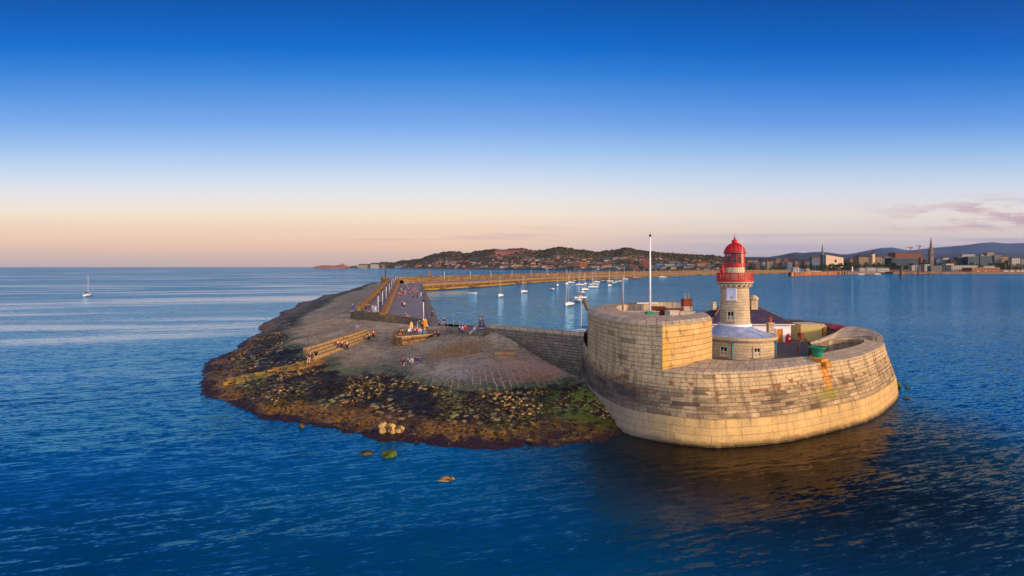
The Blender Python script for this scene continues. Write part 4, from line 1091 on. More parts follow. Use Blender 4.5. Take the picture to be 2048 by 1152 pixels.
# bleacher-like courses of ochre blocks
steps = empty('stone_steps', (-29, 88, 3), label='four long courses of ochre stone blocks stepped like benches on the apron', cat='steps')
rs = random.Random(9)
for k in range(4):
    a = Vector((-30.9 - .15 * k + 0, 79.2 + k * .7, 0)); c_ = Vector((-26.0 - .72 * k, 98.3 - .0 * k, 0))
    a.x -= .5 * k
    t = (c_ - a).normalized(); L = (c_ - a).length; s_ = 0; mb = MB()
    while s_ < L - .4:
        l_ = min(rs.uniform(.9, 1.5), L - s_)
        f_ = (s_ + l_ / 2) / L; zc0 = 2.75 + f_ * .9 + .34 * k
        ctr = a + t * (s_ + l_ / 2)
        if True:
            mb.box((ctr.x + rs.uniform(-.04, .04), ctr.y, zc0 - .8), (.72 + rs.uniform(-.05, .05), l_ - .05, 1.16 + rs.uniform(-.05, .06)), math.atan2(t.y, t.x) - math.pi / 2 + rs.uniform(-.03, .03), .96)
        s_ += l_
    mb.build('step_course', M_ledge, steps)
# old foundation courses running on down to the tip of the shore
lg = empty('stone_ledge', (la[0], la[1], 1.5), label='low golden courses of old foundation stone running down to the left tip of the shore', cat='ledge')
M_goldledge = masonry('golden_ledge', S(168, 130, 64), S(136, 104, 50), 1.3, .6, .03, S(70, 52, 24), bumpd=.1, lichen=(S(124, 128, 30), .6))
for k in range(4):
    s_ = rs.uniform(1.5, 3); Lk = Ll * (1.0 - .06 * k)
    while s_ < Lk:
        l_ = rs.uniform(.9, 2.0); p_ = Vector((la[0], la[1])) + ldir * (s_ + l_ / 2) + ln * (1.25 * (k - 1.5) + rs.uniform(-.12, .12))
        z_ = float(tps(p_.x, p_.y)[0])
        if rs.random() < .66 and z_ > .25: MB().box((p_.x, p_.y, z_ - .5), (l_ - .06, rs.uniform(.8, 1.15), .54 + rs.uniform(0, .2)), math.atan2(ldir.y, ldir.x) + rs.uniform(-.12, .12), .85).build('ledge_stone', M_goldledge, lg)
        s_ += l_
# wedge block where the surfers sit
wb = empty('stone_block', (-17, 88, 3.5), label='raised wedge of rubble masonry with a pale painted top edge where the group sits', cat='stone block')
q0 = P(787.6, 671, 5.2); q1 = P(804, 674.4, 5.2); q2 = P(867, 668.4, 5.2); b0 = P(779, 688, 3.4); b1 = P(804, 698, 3.3); b2 = P(870, 670, 4.9)
back = [(-14.0, 95.5), (-22.0, 94.5)]
vs = [q0, q1, q2, (back[0][0], back[0][1], 5.2), (back[1][0], back[1][1], 5.2), b0, b1, b2, (back[0][0], back[0][1], 3), (back[1][0], back[1][1], 3)]
vs[5] = (b0[0], b0[1], 3.0); vs[6] = (b1[0], b1[1], 2.9)
fs = [(0, 1, 2, 3, 4), (5, 6, 1, 0), (6, 7, 2, 1), (7, 8, 3, 2), (8, 9, 4, 3), (9, 5, 0, 4)]
mb = MB(); mb.add(vs, fs, [uvq(f, vs) for f in fs]); mb.build('masonry', M_gold, wb)
mb = MB()
mb.prism([(q1[0] - 1.0, q1[1] + .1), (q1[0], q1[1] - .05), (q2[0], q2[1] - .05), (q2[0], q2[1] + .3), (q1[0] + .1, q1[1] + .4)], 5.205, 5.27); mb.build('painted_edge', plain('pale_edge_paint', S(216, 190, 170), .8, 0, .2, 2), wb)
# carved block with the red symbol
g = ground(1010, 715)
sb = empty('stone_bench', g, label='long rectangular stone block with a red painted symbol on its front', cat='bench')
MB().box((g[0], g[1] + .6, g[2] - .35), (2.95, 1.3, 1.2), .0, .985).build('block', M_ledge, sb)
M_redline = plain('red_marking', S(206, 70, 50), .7, 0, .1, 3)
mb = MB()
for s in (-1, 1):
    for (xa, za, xb, zb_) in ((-.26, .0, 0, .24), (0, .24, .26, 0), (.26, 0, 0, -.24), (0, -.24, -.26, 0)):
        sc_ = 1.0 if s > 0 else .5
        mb.tube((g[0] - .15 + xa * sc_, g[1] - .062, g[2] + .42 + za * sc_), (g[0] - .15 + xb * sc_, g[1] - .062, g[2] + .42 + zb_ * sc_), .025, n=5)
mb.build('red_symbol', M_redline, sb)
# ================================================================ the pier
def ruled(mb, near, far, nseg=30, caps=True):
    """closed profile swept from near to far"""
    m_ = len(near); vs = []; fs = []; uv = []
    L = math.dist(near[0][:2], far[0][:2])
    per = [0]
    for j in range(m_): per.append(per[-1] + math.dist(near[j], near[(j + 1) % m_]))
    for i in range(nseg + 1):
        t = (i / nseg) ** 1.6
        for j in range(m_): vs.append(tuple(a + (c_ - a) * t for a, c_ in zip(near[j], far[j])))
    for i in range(nseg):
        u0 = L * (i / nseg) ** 1.6; u1 = L * ((i + 1) / nseg) ** 1.6
        for j in range(m_):
            j2 = (j + 1) % m_
            fs.append((i * m_ + j, i * m_ + j2, (i + 1) * m_ + j2, (i + 1) * m_ + j)); uv.append([(u0, per[j]), (u0, per[j + 1]), (u1, per[j + 1]), (u1, per[j])])
    if caps:
        q = [(per[j], near[j][2]) for j in range(m_)]
        fs.append(tuple(range(m_ - 1, -1, -1))); uv.append([(near[j][0], near[j][2]) for j in range(m_ - 1, -1, -1)])
        fs.append(tuple(nseg * m_ + j for j in range(m_))); uv.append([(0, 0)] * m_)
    mb.add(vs, fs, uv)
pier = empty('stone_pier', (-40, 130, 0), label='long stone pier with two walkway levels running out to a bend in the distance', cat='pier')
def X_sea(Y): return -38.7 + (Y - 131.7) * (-90 + 38.7) / (379 - 131.7)
def X_mid(Y): return -30.4 + (Y - 121) * (-82.5 + 30.4) / (374 - 121)
def X_quay(Y): return -15.2 + (Y - 105) * (-64.5 + 15.2) / (368 - 105)
mb = MB(); ruled(mb, [(X_mid(127) + .6, 127, -2), (X_quay(105) , 108.3, -2), (X_quay(105), 108.3, 5.0), (X_mid(127) + .6, 127, 5.0)],
                 [(X_mid(372) + .6, 372, -2), (X_quay(368), 368, -2), (X_quay(368), 368, 5.0), (X_mid(372) + .6, 372, 5.0)]); mb.build('lower_deck', M_deck, pier)
mb = MB(); ruled(mb, [(X_quay(105) - 1.7, 105, 4.9), (X_quay(105) + .05, 105, 4.9), (X_quay(105) + .05, 105, 5.16), (X_quay(105) - 1.7, 105, 5.1)],
                 [(X_quay(368) - 1.7, 368, 4.9), (X_quay(368) + .05, 368, 4.9), (X_quay(368) + .05, 368, 5.16), (X_quay(368) - 1.7, 368, 5.1)]); mb.build('quay_edge', M_wallgrey, pier)
mb = MB(); ruled(mb, [(X_mid(121) + .9, 121, 4), (X_mid(121) + .3, 121, 6.15), (X_mid(121) - .9, 121, 6.2), (X_mid(121) - .95, 121, 4)],
                 [(X_mid(374) + .9, 374, 4), (X_mid(374) + .3, 374, 8.0), (X_mid(374) - .9, 374, 8.05), (X_mid(374) - .95, 374, 4)]); mb.build('middle_wall', M_gold, pier)
mb = MB(); ruled(mb, [(X_sea(127) - .6, 127, 2), (X_mid(122) - .7, 122, 2), (X_mid(122) - .7, 122, 5.6), (X_sea(127) - .6, 127, 5.6)],
                 [(X_sea(379) - .6, 379, 2), (X_mid(375) - .7, 375, 2), (X_mid(375) - .7, 375, 7.0), (X_sea(379) - .6, 379, 7.0)]); mb.build('upper_walkway', M_deck, pier)
mb = MB(); ruled(mb, [(X_sea(130) - .95, 130, 3.5), (X_sea(130) - .05, 130, 3.5), (X_sea(130) - .15, 130, 7.0), (X_sea(130) - .95, 130, 7.1)],
                 [(X_sea(379) - 1.0, 379, 3), (X_sea(379) - .05, 379, 3), (X_sea(379) - .15, 379, 8.9), (X_sea(379) - 1.0, 379, 9.0)])
mb.build('sea_parapet', M_gold, pier)
# turret with a pole at the outer bend
tq = PD(771, 560, 372)
tr = MB(); tr.lathe([(3.4, 3), (3.2, 8.2), (3.4, 8.4), (3.0, 9.3)], 14, (tq[0], tq[1], 0)); tr.build('turret', M_gold, pier)
po = MB().tube((tq[0], tq[1], 9), (tq[0], tq[1], 13.5), .35, .25, 8).box((tq[0], tq[1], 13.4), (.9, .9, .9)).build('beacon_pole', M_iron, origin=(tq[0], tq[1], 9)); tag(po, 'dark pole standing on the turret at the outer bend of the pier', 'pole')
# battered end wall between the deck and the apron
ew = empty('retaining_wall', (-30, 118, 3), label='battered mossy retaining wall closing the pier deck above the apron', cat='wall')
M_moss = masonry('mossy_retaining_wall', S(112, 98, 78), S(76, 68, 58), 1.1, .55, .05, S(46, 42, 34), bumpd=.14, lichen=(S(96, 92, 36), .7))
topl = [P(703, 621.5, 6.1), P(735, 625, 6.0), P(767, 629.3, 5.7), P(800, 633, 5.35), P(836, 638, 5.2), P(866, 645, 5.1)]
basl = [P(697, 643, 3.6), P(730, 650, 3.4), P(762, 655, 3.3), P(795, 659.5, 3.3), P(826, 662, 3.6), P(862, 663.5, 4.3)]
topl = catmull(topl, 5); basl = catmull(basl, 5)
vs = []; fs = []; uv = []; us = 0
for i, (a, c_) in enumerate(zip(topl, basl)):
    if i: us += math.dist(a, topl[i - 1])
    mm = tuple((p + q) / 2 for p, q in zip(a, c_)); 
    bk_ = (a[0] + .3, a[1] + 1.0, a[2] + .02)
    vs += [(c_[0], c_[1], c_[2] - 1.2), (mm[0], mm[1] + .35, mm[2]), a, bk_, (bk_[0], bk_[1], 3.0)]
    if i:
        for j in range(4):
            fs.append(((i - 1) * 5 + j, i * 5 + j, i * 5 + j + 1, (i - 1) * 5 + j + 1)); L = 1.6
            uv.append([(us - 1.4, j * L), (us, j * L), (us, j * L + L), (us - 1.4, j * L + L)])
mb = MB(); mb.add(vs, fs, uv); mb.build('wall_face', M_moss, ew)
# second arm of the pier beyond the bend
PB = [(845, 581, 0), (900, 578, 0), (1000, 571, 0), (1100, 563.4, 0), (1175, 560, 0), (1250, 556.3, 0), (1330, 552.8, 0), (1440, 549.3, 0), (1560, 547.2, 0), (1640, 546.3, 0)]
pb = [P(*q) for q in PB]
pb = [(-66.5, 362, 0)] + pb[1:]
pb = catmull([p[:2] for p in pb], 8)
arm = empty('stone_pier', (-60, 380, 0), label='far arm of the pier curving away to the right towards the town', cat='pier')
def sweep(mb, line, prof, i0=0, i1=None):
    i1 = i1 or len(line); vs = []; fs = []; uv = []; m_ = len(prof); us = 0
    for i in range(i0, i1):
        a = line[max(0, i - 1)]; c_ = line[min(len(line) - 1, i + 1)]
        t = Vector((c_[0] - a[0], c_[1] - a[1])).normalized(); nv = Vector((-t.y, t.x))
        if i > i0: us += math.dist(line[i], line[i - 1])
        for o_, z_ in prof: vs.append((line[i][0] + nv.x * o_, line[i][1] + nv.y * o_, z_))
        if i > i0:
            w_ = 0
            for j in range(m_ - 1):
                b0 = (i - i0 - 1) * m_; b1 = (i - i0) * m_; dw = math.dist(prof[j], prof[j + 1]); du = math.dist(line[i], line[i - 1])
                fs.append((b0 + j, b1 + j, b1 + j + 1, b0 + j + 1)); uv.append([(us - du, w_), (us, w_), (us, w_ + dw), (us - du, w_ + dw)]); w_ += dw
    mb.add(vs, fs, uv)
def tidal():
    m, n, b = newmat('tidal_quay_face'); o = n.pos(); Z = n.sep(o)[2]
    f = n.noise(o, .35, 4, .6); f2 = n.noise(o, .06, 3)
    c = n.mix(n.sm(f, .4, .6), S(58, 40, 22), S(112, 80, 40))
    c = n.mix(n.sm(n.m('ADD', Z, n.m('MULTIPLY', f, 1.4)), 3.2, 4.4), c, n.mix(f, S(104, 86, 64), S(142, 114, 80)))
    c = n.mix(n.m('MULTIPLY', n.m('MULTIPLY', n.sm(Z, 1.5, .9), n.sm(f2, .42, .55)), 1.0), c, S(160, 128, 44))
    c = n.mix(n.sm(Z, .45, .2), c, S(30, 20, 14))
    setb(n, b, c, .9, n.bump(f, .4)); return m
M_tidal = tidal()
mb = MB(); sweep(mb, pb, [(0, -1), (.3, 1.0), (3.2, 1.15), (3.6, 4.8), (4.2, 4.9)]); mb.build('quay_face', M_tidal, arm)
mb = MB(); sweep(mb, pb, [(4.2, 4.9), (14, 5.0)]); mb.build('lower_deck', M_deck, arm)
mb = MB(); sweep(mb, pb, [(14, 5.0), (14.3, 7.3), (15.2, 7.35)]); mb.build('middle_wall', M_goldfar, arm)
mb = MB(); sweep(mb, pb, [(15.2, 7.0), (22, 7.0)]); mb.build('upper_walkway', M_goldfar, arm)
mb = MB(); sweep(mb, pb, [(22, 7.0), (22.2, 9.6), (23.6, 9.7), (24.0, 6), (40, -1)]); mb.build('sea_parapet', M_goldfar, arm)
# harbour-side landing of rough stone at the bend
# monument
q = PD(859, 553, 415)
mo = empty('monument', (q[0], q[1], 7.0), label='slender square stone obelisk on the pier bend', cat='monument')
MB().box((q[0], q[1], 7), (3.2, 3.2, 1.6), 0, .9).build('plinth', M_gold, mo)
MB().box((q[0], q[1], 8.6), (1.9, 1.9, 5.4), 0, .62).build('shaft', M_gold, mo)
# lamp posts
M_lampwhite = plain('lamp_white', S(226, 222, 216), .5, 0, .05, 3)
def lamp_proto(h=5.0):
    r = empty('street_lamp', (0, 0, 0))
    MB().tube((0, 0, 0), (0, 0, .5), .16, .14, 8).tube((0, 0, .45), (0, 0, h - .3), .085, .075, 8).build('pole', M_lampwhite, r, True)
    MB().lathe([(.09, h - .32), (.3, h - .22), (.34, h - .12), (.18, h), (.04, h + .1)], 10).build('lamp_head', M_iron, r)
    return r
lampA = lamp_proto(4.6)
used_lamp = []
def place(proto, loc, rz=0.0, label=None, cat=None, group=None, sc=None):
    if proto.name not in used_lamp:
        used_lamp.append(proto.name); o = proto
    else: o = copy_tree(proto)
    o.location = loc; o.rotation_euler = (0, 0, rz)
    if sc: o.scale = (sc, sc, sc)
    tag(o, label, cat, group); return o
ords = ['nearest', 'second', 'third', 'fourth', 'fifth', 'sixth', 'seventh', 'eighth']
lx = [(758.3, 127.5), (771.2, 151), (778.3, 178), (783.6, 210), (787.8, 245), (791, 285), (793.5, 330)]
for k, (px_, Y_) in enumerate(lx):
    place(lampA, (X_mid(Y_) - 1.6, Y_, 5.55 + (Y_ - 122) * .0055), 0, '%s white lamp post along the upper walkway of the near pier' % ords[k], 'street lamp', 'lamp posts on the pier')
place(lampA, (P(847, 642, 5.0)[0], P(847, 642, 5.0)[1], 5.0), 0, 'white lamp post alone on the lower deck near the quay edge', 'street lamp', 'lamp posts on the pier')
acc = 0; kk = 0
for i in range(4, len(pb)):
    acc += math.dist(pb[i], pb[i - 1])
    if acc > 38:
        acc = 0; kk += 1
        t = Vector((pb[i][0] - pb[i - 1][0], pb[i][1] - pb[i - 1][1])).normalized(); nv = Vector((-t.y, t.x))
        place(lampA, (pb[i][0] + nv.x * 16.5, pb[i][1] + nv.y * 16.5, 7.0), 0, 'slim white lamp post along the far arm of the pier', 'street lamp', 'lamp posts along the far arm', 1.5)
# ================================================================ people
def skin_mesh(name, verts, edges, radii, sub=1, root=0):
    me = bpy.data.meshes.new(name); me.from_pydata(verts, edges, [])
    o = bpy.data.objects.new(name, me); COL.objects.link(o)
    md = o.modifiers.new('s', 'SKIN'); md.use_smooth_shade = True; md.branch_smoothing = .3
    sv = me.skin_vertices[0].data
    for i, r in enumerate(radii): sv[i].radius = (r, r) if not hasattr(r, '__len__') else r
    sv[root].use_root = True
    md2 = o.modifiers.new('d', 'SUBSURF'); md2.levels = sub; md2.render_levels = sub
    dg = bpy.context.evaluated_depsgraph_get(); dg.update()
    out = bpy.data.meshes.new_from_object(o.evaluated_get(dg)); out.name = name
    bpy.data.objects.remove(o); bpy.data.meshes.remove(me)
    return out
def sdir(a, l, side=0.0):
    a = math.radians(a); s = math.radians(side)
    return Vector((math.sin(s) * l, -math.sin(a) * l * math.cos(s), -math.cos(a) * l * math.cos(s)))
def pose_meshes(nm, hip, lean, thigh, knee, uarm, farm, wide=4, armout=8, skirt=False):
    J = {}
    P0 = Vector((0, 0, hip)); la = math.radians(lean)
    up = Vector((0, -math.sin(la), math.cos(la)))
    J['pel'] = P0; J['waist'] = P0 + up * .17; J['chest'] = P0 + up * .36; J['neck'] = P0 + up * .51
    hd = Vector((0, -math.sin(la * .4), math.cos(la * .4)))
    J['n2'] = J['neck'] + hd * .08; J['head'] = J['n2'] + hd * .10; J['crown'] = J['head'] + hd * .10
    for s, k in ((-1, 'L'), (1, 'R')):
        i = 0 if s < 0 else 1
        J['hip' + k] = P0 + Vector((s * .10, 0, -.03))
        J['kn' + k] = J['hip' + k] + sdir(thigh[i], .42, s * wide)
        J['an' + k] = J['kn' + k] + sdir(knee[i], .42, s * wide * .3)
        J['toe' + k] = J['an' + k] + Vector((s * .02, -.17, -.045))
        J['sh' + k] = P0 + up * .47 + Vector((s * .18, 0, 0))
        J['el' + k] = J['sh' + k] + sdir(uarm[i], .28, s * armout)
        J['wr' + k] = J['el' + k] + sdir(farm[i], .25, s * armout * .3)
        J['ha' + k] = J['wr' + k] + (J['wr' + k] - J['el' + k]).normalized() * .07
    names = list(J); ix = {n_: i for i, n_ in enumerate(names)}
    R = dict(pel=.125, waist=.11, chest=.135, neck=.055, n2=.052, head=.095, crown=.055)
    for k in 'LR': R.update({'hip' + k: .088, 'kn' + k: .058, 'an' + k: .04, 'toe' + k: .032, 'sh' + k: .055, 'el' + k: .04, 'wr' + k: .028, 'ha' + k: .034})
    E = [('pel', 'waist'), ('waist', 'chest'), ('chest', 'neck'), ('neck', 'n2'), ('n2', 'head'), ('head', 'crown')]
    for k in 'LR': E += [('pel', 'hip' + k), ('hip' + k, 'kn' + k), ('kn' + k, 'an' + k), ('an' + k, 'toe' + k), ('chest', 'sh' + k), ('sh' + k, 'el' + k), ('el' + k, 'wr' + k), ('wr' + k, 'ha' + k)]
    V_ = [tuple(J[n_]) for n_ in names]; rad_ = [R[n_] for n_ in names]; Ee = [(ix[a], ix[c_]) for a, c_ in E]
    for s, k in ((-1, 'L'), (1, 'R')):           # five separate fingers
        d_ = (J['ha' + k] - J['wr' + k]).normalized()
        for f_ in range(5):
            off = Vector((0, (f_ - 1.5) * .018, 0)); ln_ = (.075, .085, .08, .065, .05)[f_]
            if f_ == 4: off = Vector((0, -.04, .01))
            b0 = len(V_); p1 = J['ha' + k] + off * 1.0 + d_ * .03; p2 = p1 + d_ * ln_ * .5 + Vector((-s * .006, 0, 0)); p3 = p2 + d_ * ln_ * .45 + Vector((-s * .02, 0, 0))
            V_ += [tuple(p1), tuple(p2), tuple(p3)]; rad_ += [.009, .009, .007]; Ee += [(ix['ha' + k], b0), (b0, b0 + 1), (b0 + 1, b0 + 2)]
    body = skin_mesh(nm + '_body', V_, Ee, rad_)
    def sub(keys, edges, fat, short=None):
        iv = [J[k] for k in keys]; rr = [R[k] + fat for k in keys]
        if short:
            for k, (base, t) in short.items(): iv[keys.index(k)] = J[base].lerp(J[k], t)
        return [tuple(v) for v in iv], [(keys.index(a), keys.index(c_)) for a, c_ in edges], rr
    ks = ['waist', 'chest', 'neck', 'pel'] + [a + k for k in 'LR' for a in ('sh', 'el', 'wr')]
    es = [('pel', 'waist'), ('waist', 'chest'), ('chest', 'neck')] + [e for k in 'LR' for e in (('chest', 'sh' + k), ('sh' + k, 'el' + k), ('el' + k, 'wr' + k))]
    v1, e1, r1_ = sub(ks, es, .022, {'wrL': ('elL', .8), 'wrR': ('elR', .8)}); r1_[ks.index('neck')] = .07
    shirt = skin_mesh(nm + '_top', v1, e1, r1_)
    v1, e1, r1_ = sub(ks, es, .02, {'elL': ('shL', .8), 'elR': ('shR', .8), 'wrL': ('shL', .85), 'wrR': ('shR', .85)})
    kt = ['pel'] + [a + k for k in 'LR' for a in ('hip', 'kn', 'an')]
    et = [e for k in 'LR' for e in (('pel', 'hip' + k), ('hip' + k, 'kn' + k), ('kn' + k, 'an' + k))]
    v2, e2, r2_ = sub(kt, et, .018, {'anL': ('knL', .9), 'anR': ('knR', .9)})
    trous = skin_mesh(nm + '_trousers', v2, e2, r2_)
    v3, e3, r3_ = sub(kt, et, .022, {'knL': ('hipL', .62), 'knR': ('hipR', .62), 'anL': ('hipL', .7), 'anR': ('hipR', .7)})
    for k in 'LR': r3_[kt.index('an' + k)] = .085; r3_[kt.index('kn' + k)] = .09
    shorts = skin_mesh(nm + '_shorts', v3, e3, r3_)
    def sph(name, items):
        mb = MB()
        for c_, rx, ry, rz_ in items: mb.add([(c_[0] + v[0] * rx, c_[1] + v[1] * ry, c_[2] + v[2] * rz_) for v in ICO_V], ICO_F)
        me = bpy.data.meshes.new(name); me.from_pydata(mb.v, [], mb.f); me.polygons.foreach_set('use_smooth', [True] * len(me.polygons)); return me
    h = J['head'] + hd * .02
    hair = sph(nm + '_hair', [((h.x, h.y + .025, h.z + .035), .10, .11, .105)])
    hairl = sph(nm + '_hair_long', [((h.x, h.y + .025, h.z + .035), .102, .11, .105), ((h.x, h.y + .075, h.z - .10), .085, .055, .16)])
    face = sph(nm + '_face', [((h.x, h.y - .092, h.z - .01), .014, .022, .022), ((h.x - .034, h.y - .083, h.z + .012), .012, .008, .008), ((h.x + .034, h.y - .083, h.z + .012), .012, .008, .008), ((h.x, h.y - .084, h.z - .05), .026, .01, .007),
                              ((h.x - .093, h.y, h.z), .012, .022, .03), ((h.x + .093, h.y, h.z), .012, .022, .03)])
    shoes = sph(nm + '_shoes', [(((J['an' + k].x + J['toe' + k].x) / 2, (J['an' + k].y + J['toe' + k].y) / 2 - .01, J['toe' + k].z + .005), .05, .135, .045) for k in 'LR'])
    return dict(body=body, top=shirt, trousers=trous, shorts=shorts, hair=hair, hairl=hairl, face=face, shoes=shoes)
PO = {
    'stand': pose_meshes('stand', .915, 2, (2, -2), (-1, -3), (4, -4), (12, 8)),
    'walk': pose_meshes('walk', .89, 5, (24, -18), (4, -34), (-22, 20), (0, 34)),
    'arms': pose_meshes('arms', .915, 4, (3, -3), (0, -4), (10, 12), (95, 88)),
    'sit': pose_meshes('sit', .10, 12, (84, 80), (8, 2), (28, 24), (70, 62), 6),
    'low': pose_meshes('low', .12, 16, (122, 118), (-34, -30), (40, 36), (66, 60), 8),
    'lounge': pose_meshes('lounge', .12, -22, (104, 92), (24, 66), (-22, -26), (-4, 0), 9),
}
SKIN = {'f': plain('skin_fair', S(226, 172, 142), .6, 0, .06, 5), 't': plain('skin_tan', S(178, 122, 92), .6, 0, .06, 5)}
CL = {}
def cloth(c):
    if c not in CL: CL[c] = plain('cloth_%d' % len(CL), S(*c), .85, 0, .12, 6)
    return CL[c]
COLS = dict(red=(190, 30, 34), navy=(28, 34, 70), black=(22, 22, 26), white=(222, 220, 218), green=(20, 92, 66), blue=(40, 110, 190), sky=(110, 172, 216), grey=(110, 112, 120), pink=(226, 150, 160),
            purple=(150, 120, 200), brown=(96, 62, 42), teal=(20, 112, 128), denim=(50, 74, 116), orange=(226, 120, 60), maroon=(110, 24, 44), beige=(196, 170, 140), royal=(24, 50, 170), coral=(232, 120, 104))
HC = dict(d=(26, 18, 14), b=(110, 70, 36), y=(196, 156, 96), r=(150, 74, 34), g=(140, 136, 132))
def part_obj(name, me, mat, parent):
    if not me.materials: me.materials.append(None)
    o = bpy.data.objects.new(name, me); link_child(o, parent)
    o.material_slots[0].link = 'OBJECT'; o.material_slots[0].material = mat
    return o
def person(loc, pose, face, top, bot, hair, label, group=None, skin='f', shorts=False, longh=False, shoe='white', sc=1.0):
    p = PO[pose]; r = empty('person', loc, math.radians(face), label, 'person', group)
    r.scale = (sc, sc, sc)
    b = part_obj('body', p['body'], SKIN[skin], r); part_obj('face', p['face'], SKIN[skin], r)
    part_obj('top', p['top'], cloth(COLS[top]), r)
    part_obj('shorts' if shorts else 'trousers', p['shorts' if shorts else 'trousers'], cloth(COLS[bot]), r)
    part_obj('hair', p['hairl' if longh else 'hair'], cloth(HC[hair]), r); part_obj('shoes', p['shoes'], cloth(COLS[shoe]), r)
    return r
# facing: 0 = towards the camera, 90 = towards +X (right)
def A(px, py): return ground(px, py)
def on(px, py, z): return P(px, py, z)
G1 = 'people sitting on the ochre stone steps'
def stepsit(px, py, z): q = P(px, py, z); return q
S_ = 1.12
person(stepsit(622, 716, 3.0), 'sit', -20, 'black', 'black', 'r', 'person in dark top with bare legs, lowest and leftmost on the stone steps', G1, shorts=True, sc=S_)
person(stepsit(633, 710, 3.3), 'low', 10, 'black', 'black', 'b', 'person in black hunched with a pale bag at the low end of the steps', G1, shoe='white', sc=S_)
person(stepsit(676, 692, 3.6), 'sit', 10, 'maroon', 'denim', 'b', 'person in maroon and jeans, left of the trio on the middle of the steps', G1, sc=S_)
person(stepsit(685, 692, 3.6), 'sit', 0, 'maroon', 'black', 'r', 'person in red and black, middle of the trio on the steps', G1, sc=S_)
person(stepsit(694, 694, 3.4), 'sit', 15, 'navy', 'black', 'y', 'person in navy bending forward, right of the trio on the steps', G1, sc=S_)
person(stepsit(739, 676, 3.9), 'sit', 10, 'green', 'black', 'd', 'person in a green jacket seated near the upper end of the steps', G1, sc=S_)
person(stepsit(747, 670, 4.2), 'sit', 5, 'red', 'black', 'd', 'person in a bright red top seated highest on the stone steps', G1, sc=S_)
person(A(715, 658), 'low', 20, 'purple', 'purple', 'd', 'person in lilac clothes sitting alone on the apron above the steps', longh=True, sc=S_)
person(on(705, 622.5, 6.1), 'arms', -10, 'royal', 'royal', 'd', 'person in bright blue standing at the left end of the retaining wall', sc=1.2)
G2 = 'people on the wedge block'
def B(px, py): return P(px, py, 5.22)
person(B(801, 668), 'sit', 10, 'black', 'coral', 'd', 'bare legged person in black at the left corner of the wedge block', G2, skin='t', shorts=True, longh=True, sc=S_)
person(B(806, 667.5), 'sit', -10, 'green', 'black', 'd', 'person in green beside the left corner sitter on the wedge block', G2, longh=True, sc=S_)
person(B(818, 666), 'low', 30, 'white', 'blue', 'y', 'person in white with blue shorts in front of the small yellow board', G2, longh=True, sc=S_)
person(B(824, 665), 'low', 0, 'blue', 'denim', 'b', 'person in blue, third from the left in the group on the wedge block', G2, sc=S_)
person(B(830, 666), 'sit', 10, 'maroon', 'denim', 'r', 'person in maroon in the middle of the group on the wedge block', G2, longh=True, sc=S_)
person(B(836, 664.5), 'low', -20, 'coral', 'blue', 'y', 'person in coral with blue bottoms in the middle of the block group', G2, longh=True, sc=S_)
person(B(841, 665.5), 'sit', 0, 'white', 'sky', 'r', 'person in white and pale blue right of the coral one', G2, sc=S_)
person(B(839, 659), 'stand', 20, 'green', 'grey', 'd', 'tall person in a green jacket standing behind the group on the block', G2, sc=S_)
person(B(845, 660), 'stand', -30, 'orange', 'black', 'd', 'person with orange top and dark hair standing right of the green jacket', G2, skin='t', longh=True, sc=S_)
person(B(854, 664), 'stand', -20, 'beige', 'navy', 'd', 'person in a beige top and navy trousers standing at the right of the block group', G2, sc=.98)
person(B(848, 666), 'low', 40, 'teal', 'sky', 'b', 'person in teal crouching beside the beige topped one on the block', G2, sc=S_)
# boards
def board(px, py, h, w_, col, label):
    q = P(px, py, 5.22); mb = MB(); vs = []
    out = [(-.5, .0), (-.5, .55), (-.42, .78), (-.22, .94), (0, 1), (.22, .94), (.42, .78), (.5, .55), (.5, 0)]
    mb2 = [(q[0] + a * w_, q[1] + c_ * .25, q[2] + c_ * h) for a, c_ in out]; nn_ = len(mb2)
    vs = mb2 + [(x_, y_ + .09, z_) for x_, y_, z_ in mb2]
    fs = [tuple(range(nn_)), tuple(range(2 * nn_ - 1, nn_ - 1, -1))] + [(i, (i + 1) % nn_, nn_ + (i + 1) % nn_, nn_ + i)[::-1] for i in range(nn_)]
    mb.add(vs, fs); o = mb.build('bodyboard', plain('board_%d' % px, S(*col), .5, 0, .08, 2), origin=q); tag(o, label, 'board')
board(822.5, 661, 1.6, .55, (250, 184, 96), 'small pale orange board standing upright behind the group')
board(850.5, 660, 2.1, .85, (226, 160, 30), 'large golden yellow board standing upright right of the group')
board(836, 658, 1.5, .5, (150, 160, 176), 'grey board with a white tip upright beside the green jacketed person')
G3 = 'people sitting low on the apron'
person(A(806, 728), 'low', 10, 'maroon', 'black', 'r', 'person in maroon with bare knees, left of the four sitting on the apron', G3, longh=True, shorts=True, sc=S_)
person(A(815, 727), 'lounge', -35, 'teal', 'teal', 'b', 'person in teal stretching bare legs, second of the four on the apron', G3, shorts=True, sc=S_)
person(A(826, 727), 'low', -30, 'white', 'beige', 'b', 'person in white with long dark hair, third of the four on the apron', G3, longh=True, shorts=True, sc=S_)
person(A(835, 726), 'low', -10, 'black', 'purple', 'b', 'person in black, rightmost of the four sitting on the apron', G3, sc=S_)
person(A(870, 673), 'low', 10, 'navy', 'coral', 'r', 'person in navy, left one of the pair huddled right of the wedge block', G3, longh=True, shorts=True, sc=S_)
person(A(877, 673.5), 'low', 0, 'black', 'black', 'r', 'person in black, right one of the pair huddled right of the wedge block', G3, longh=True, sc=S_)
G4 = 'people on the stone landing'
person(on(919, 661, 6.1), 'sit', 20, 'navy', 'black', 'd', 'person in dark clothes, left one of the trio on the edge of the landing', G4, longh=True, sc=S_)
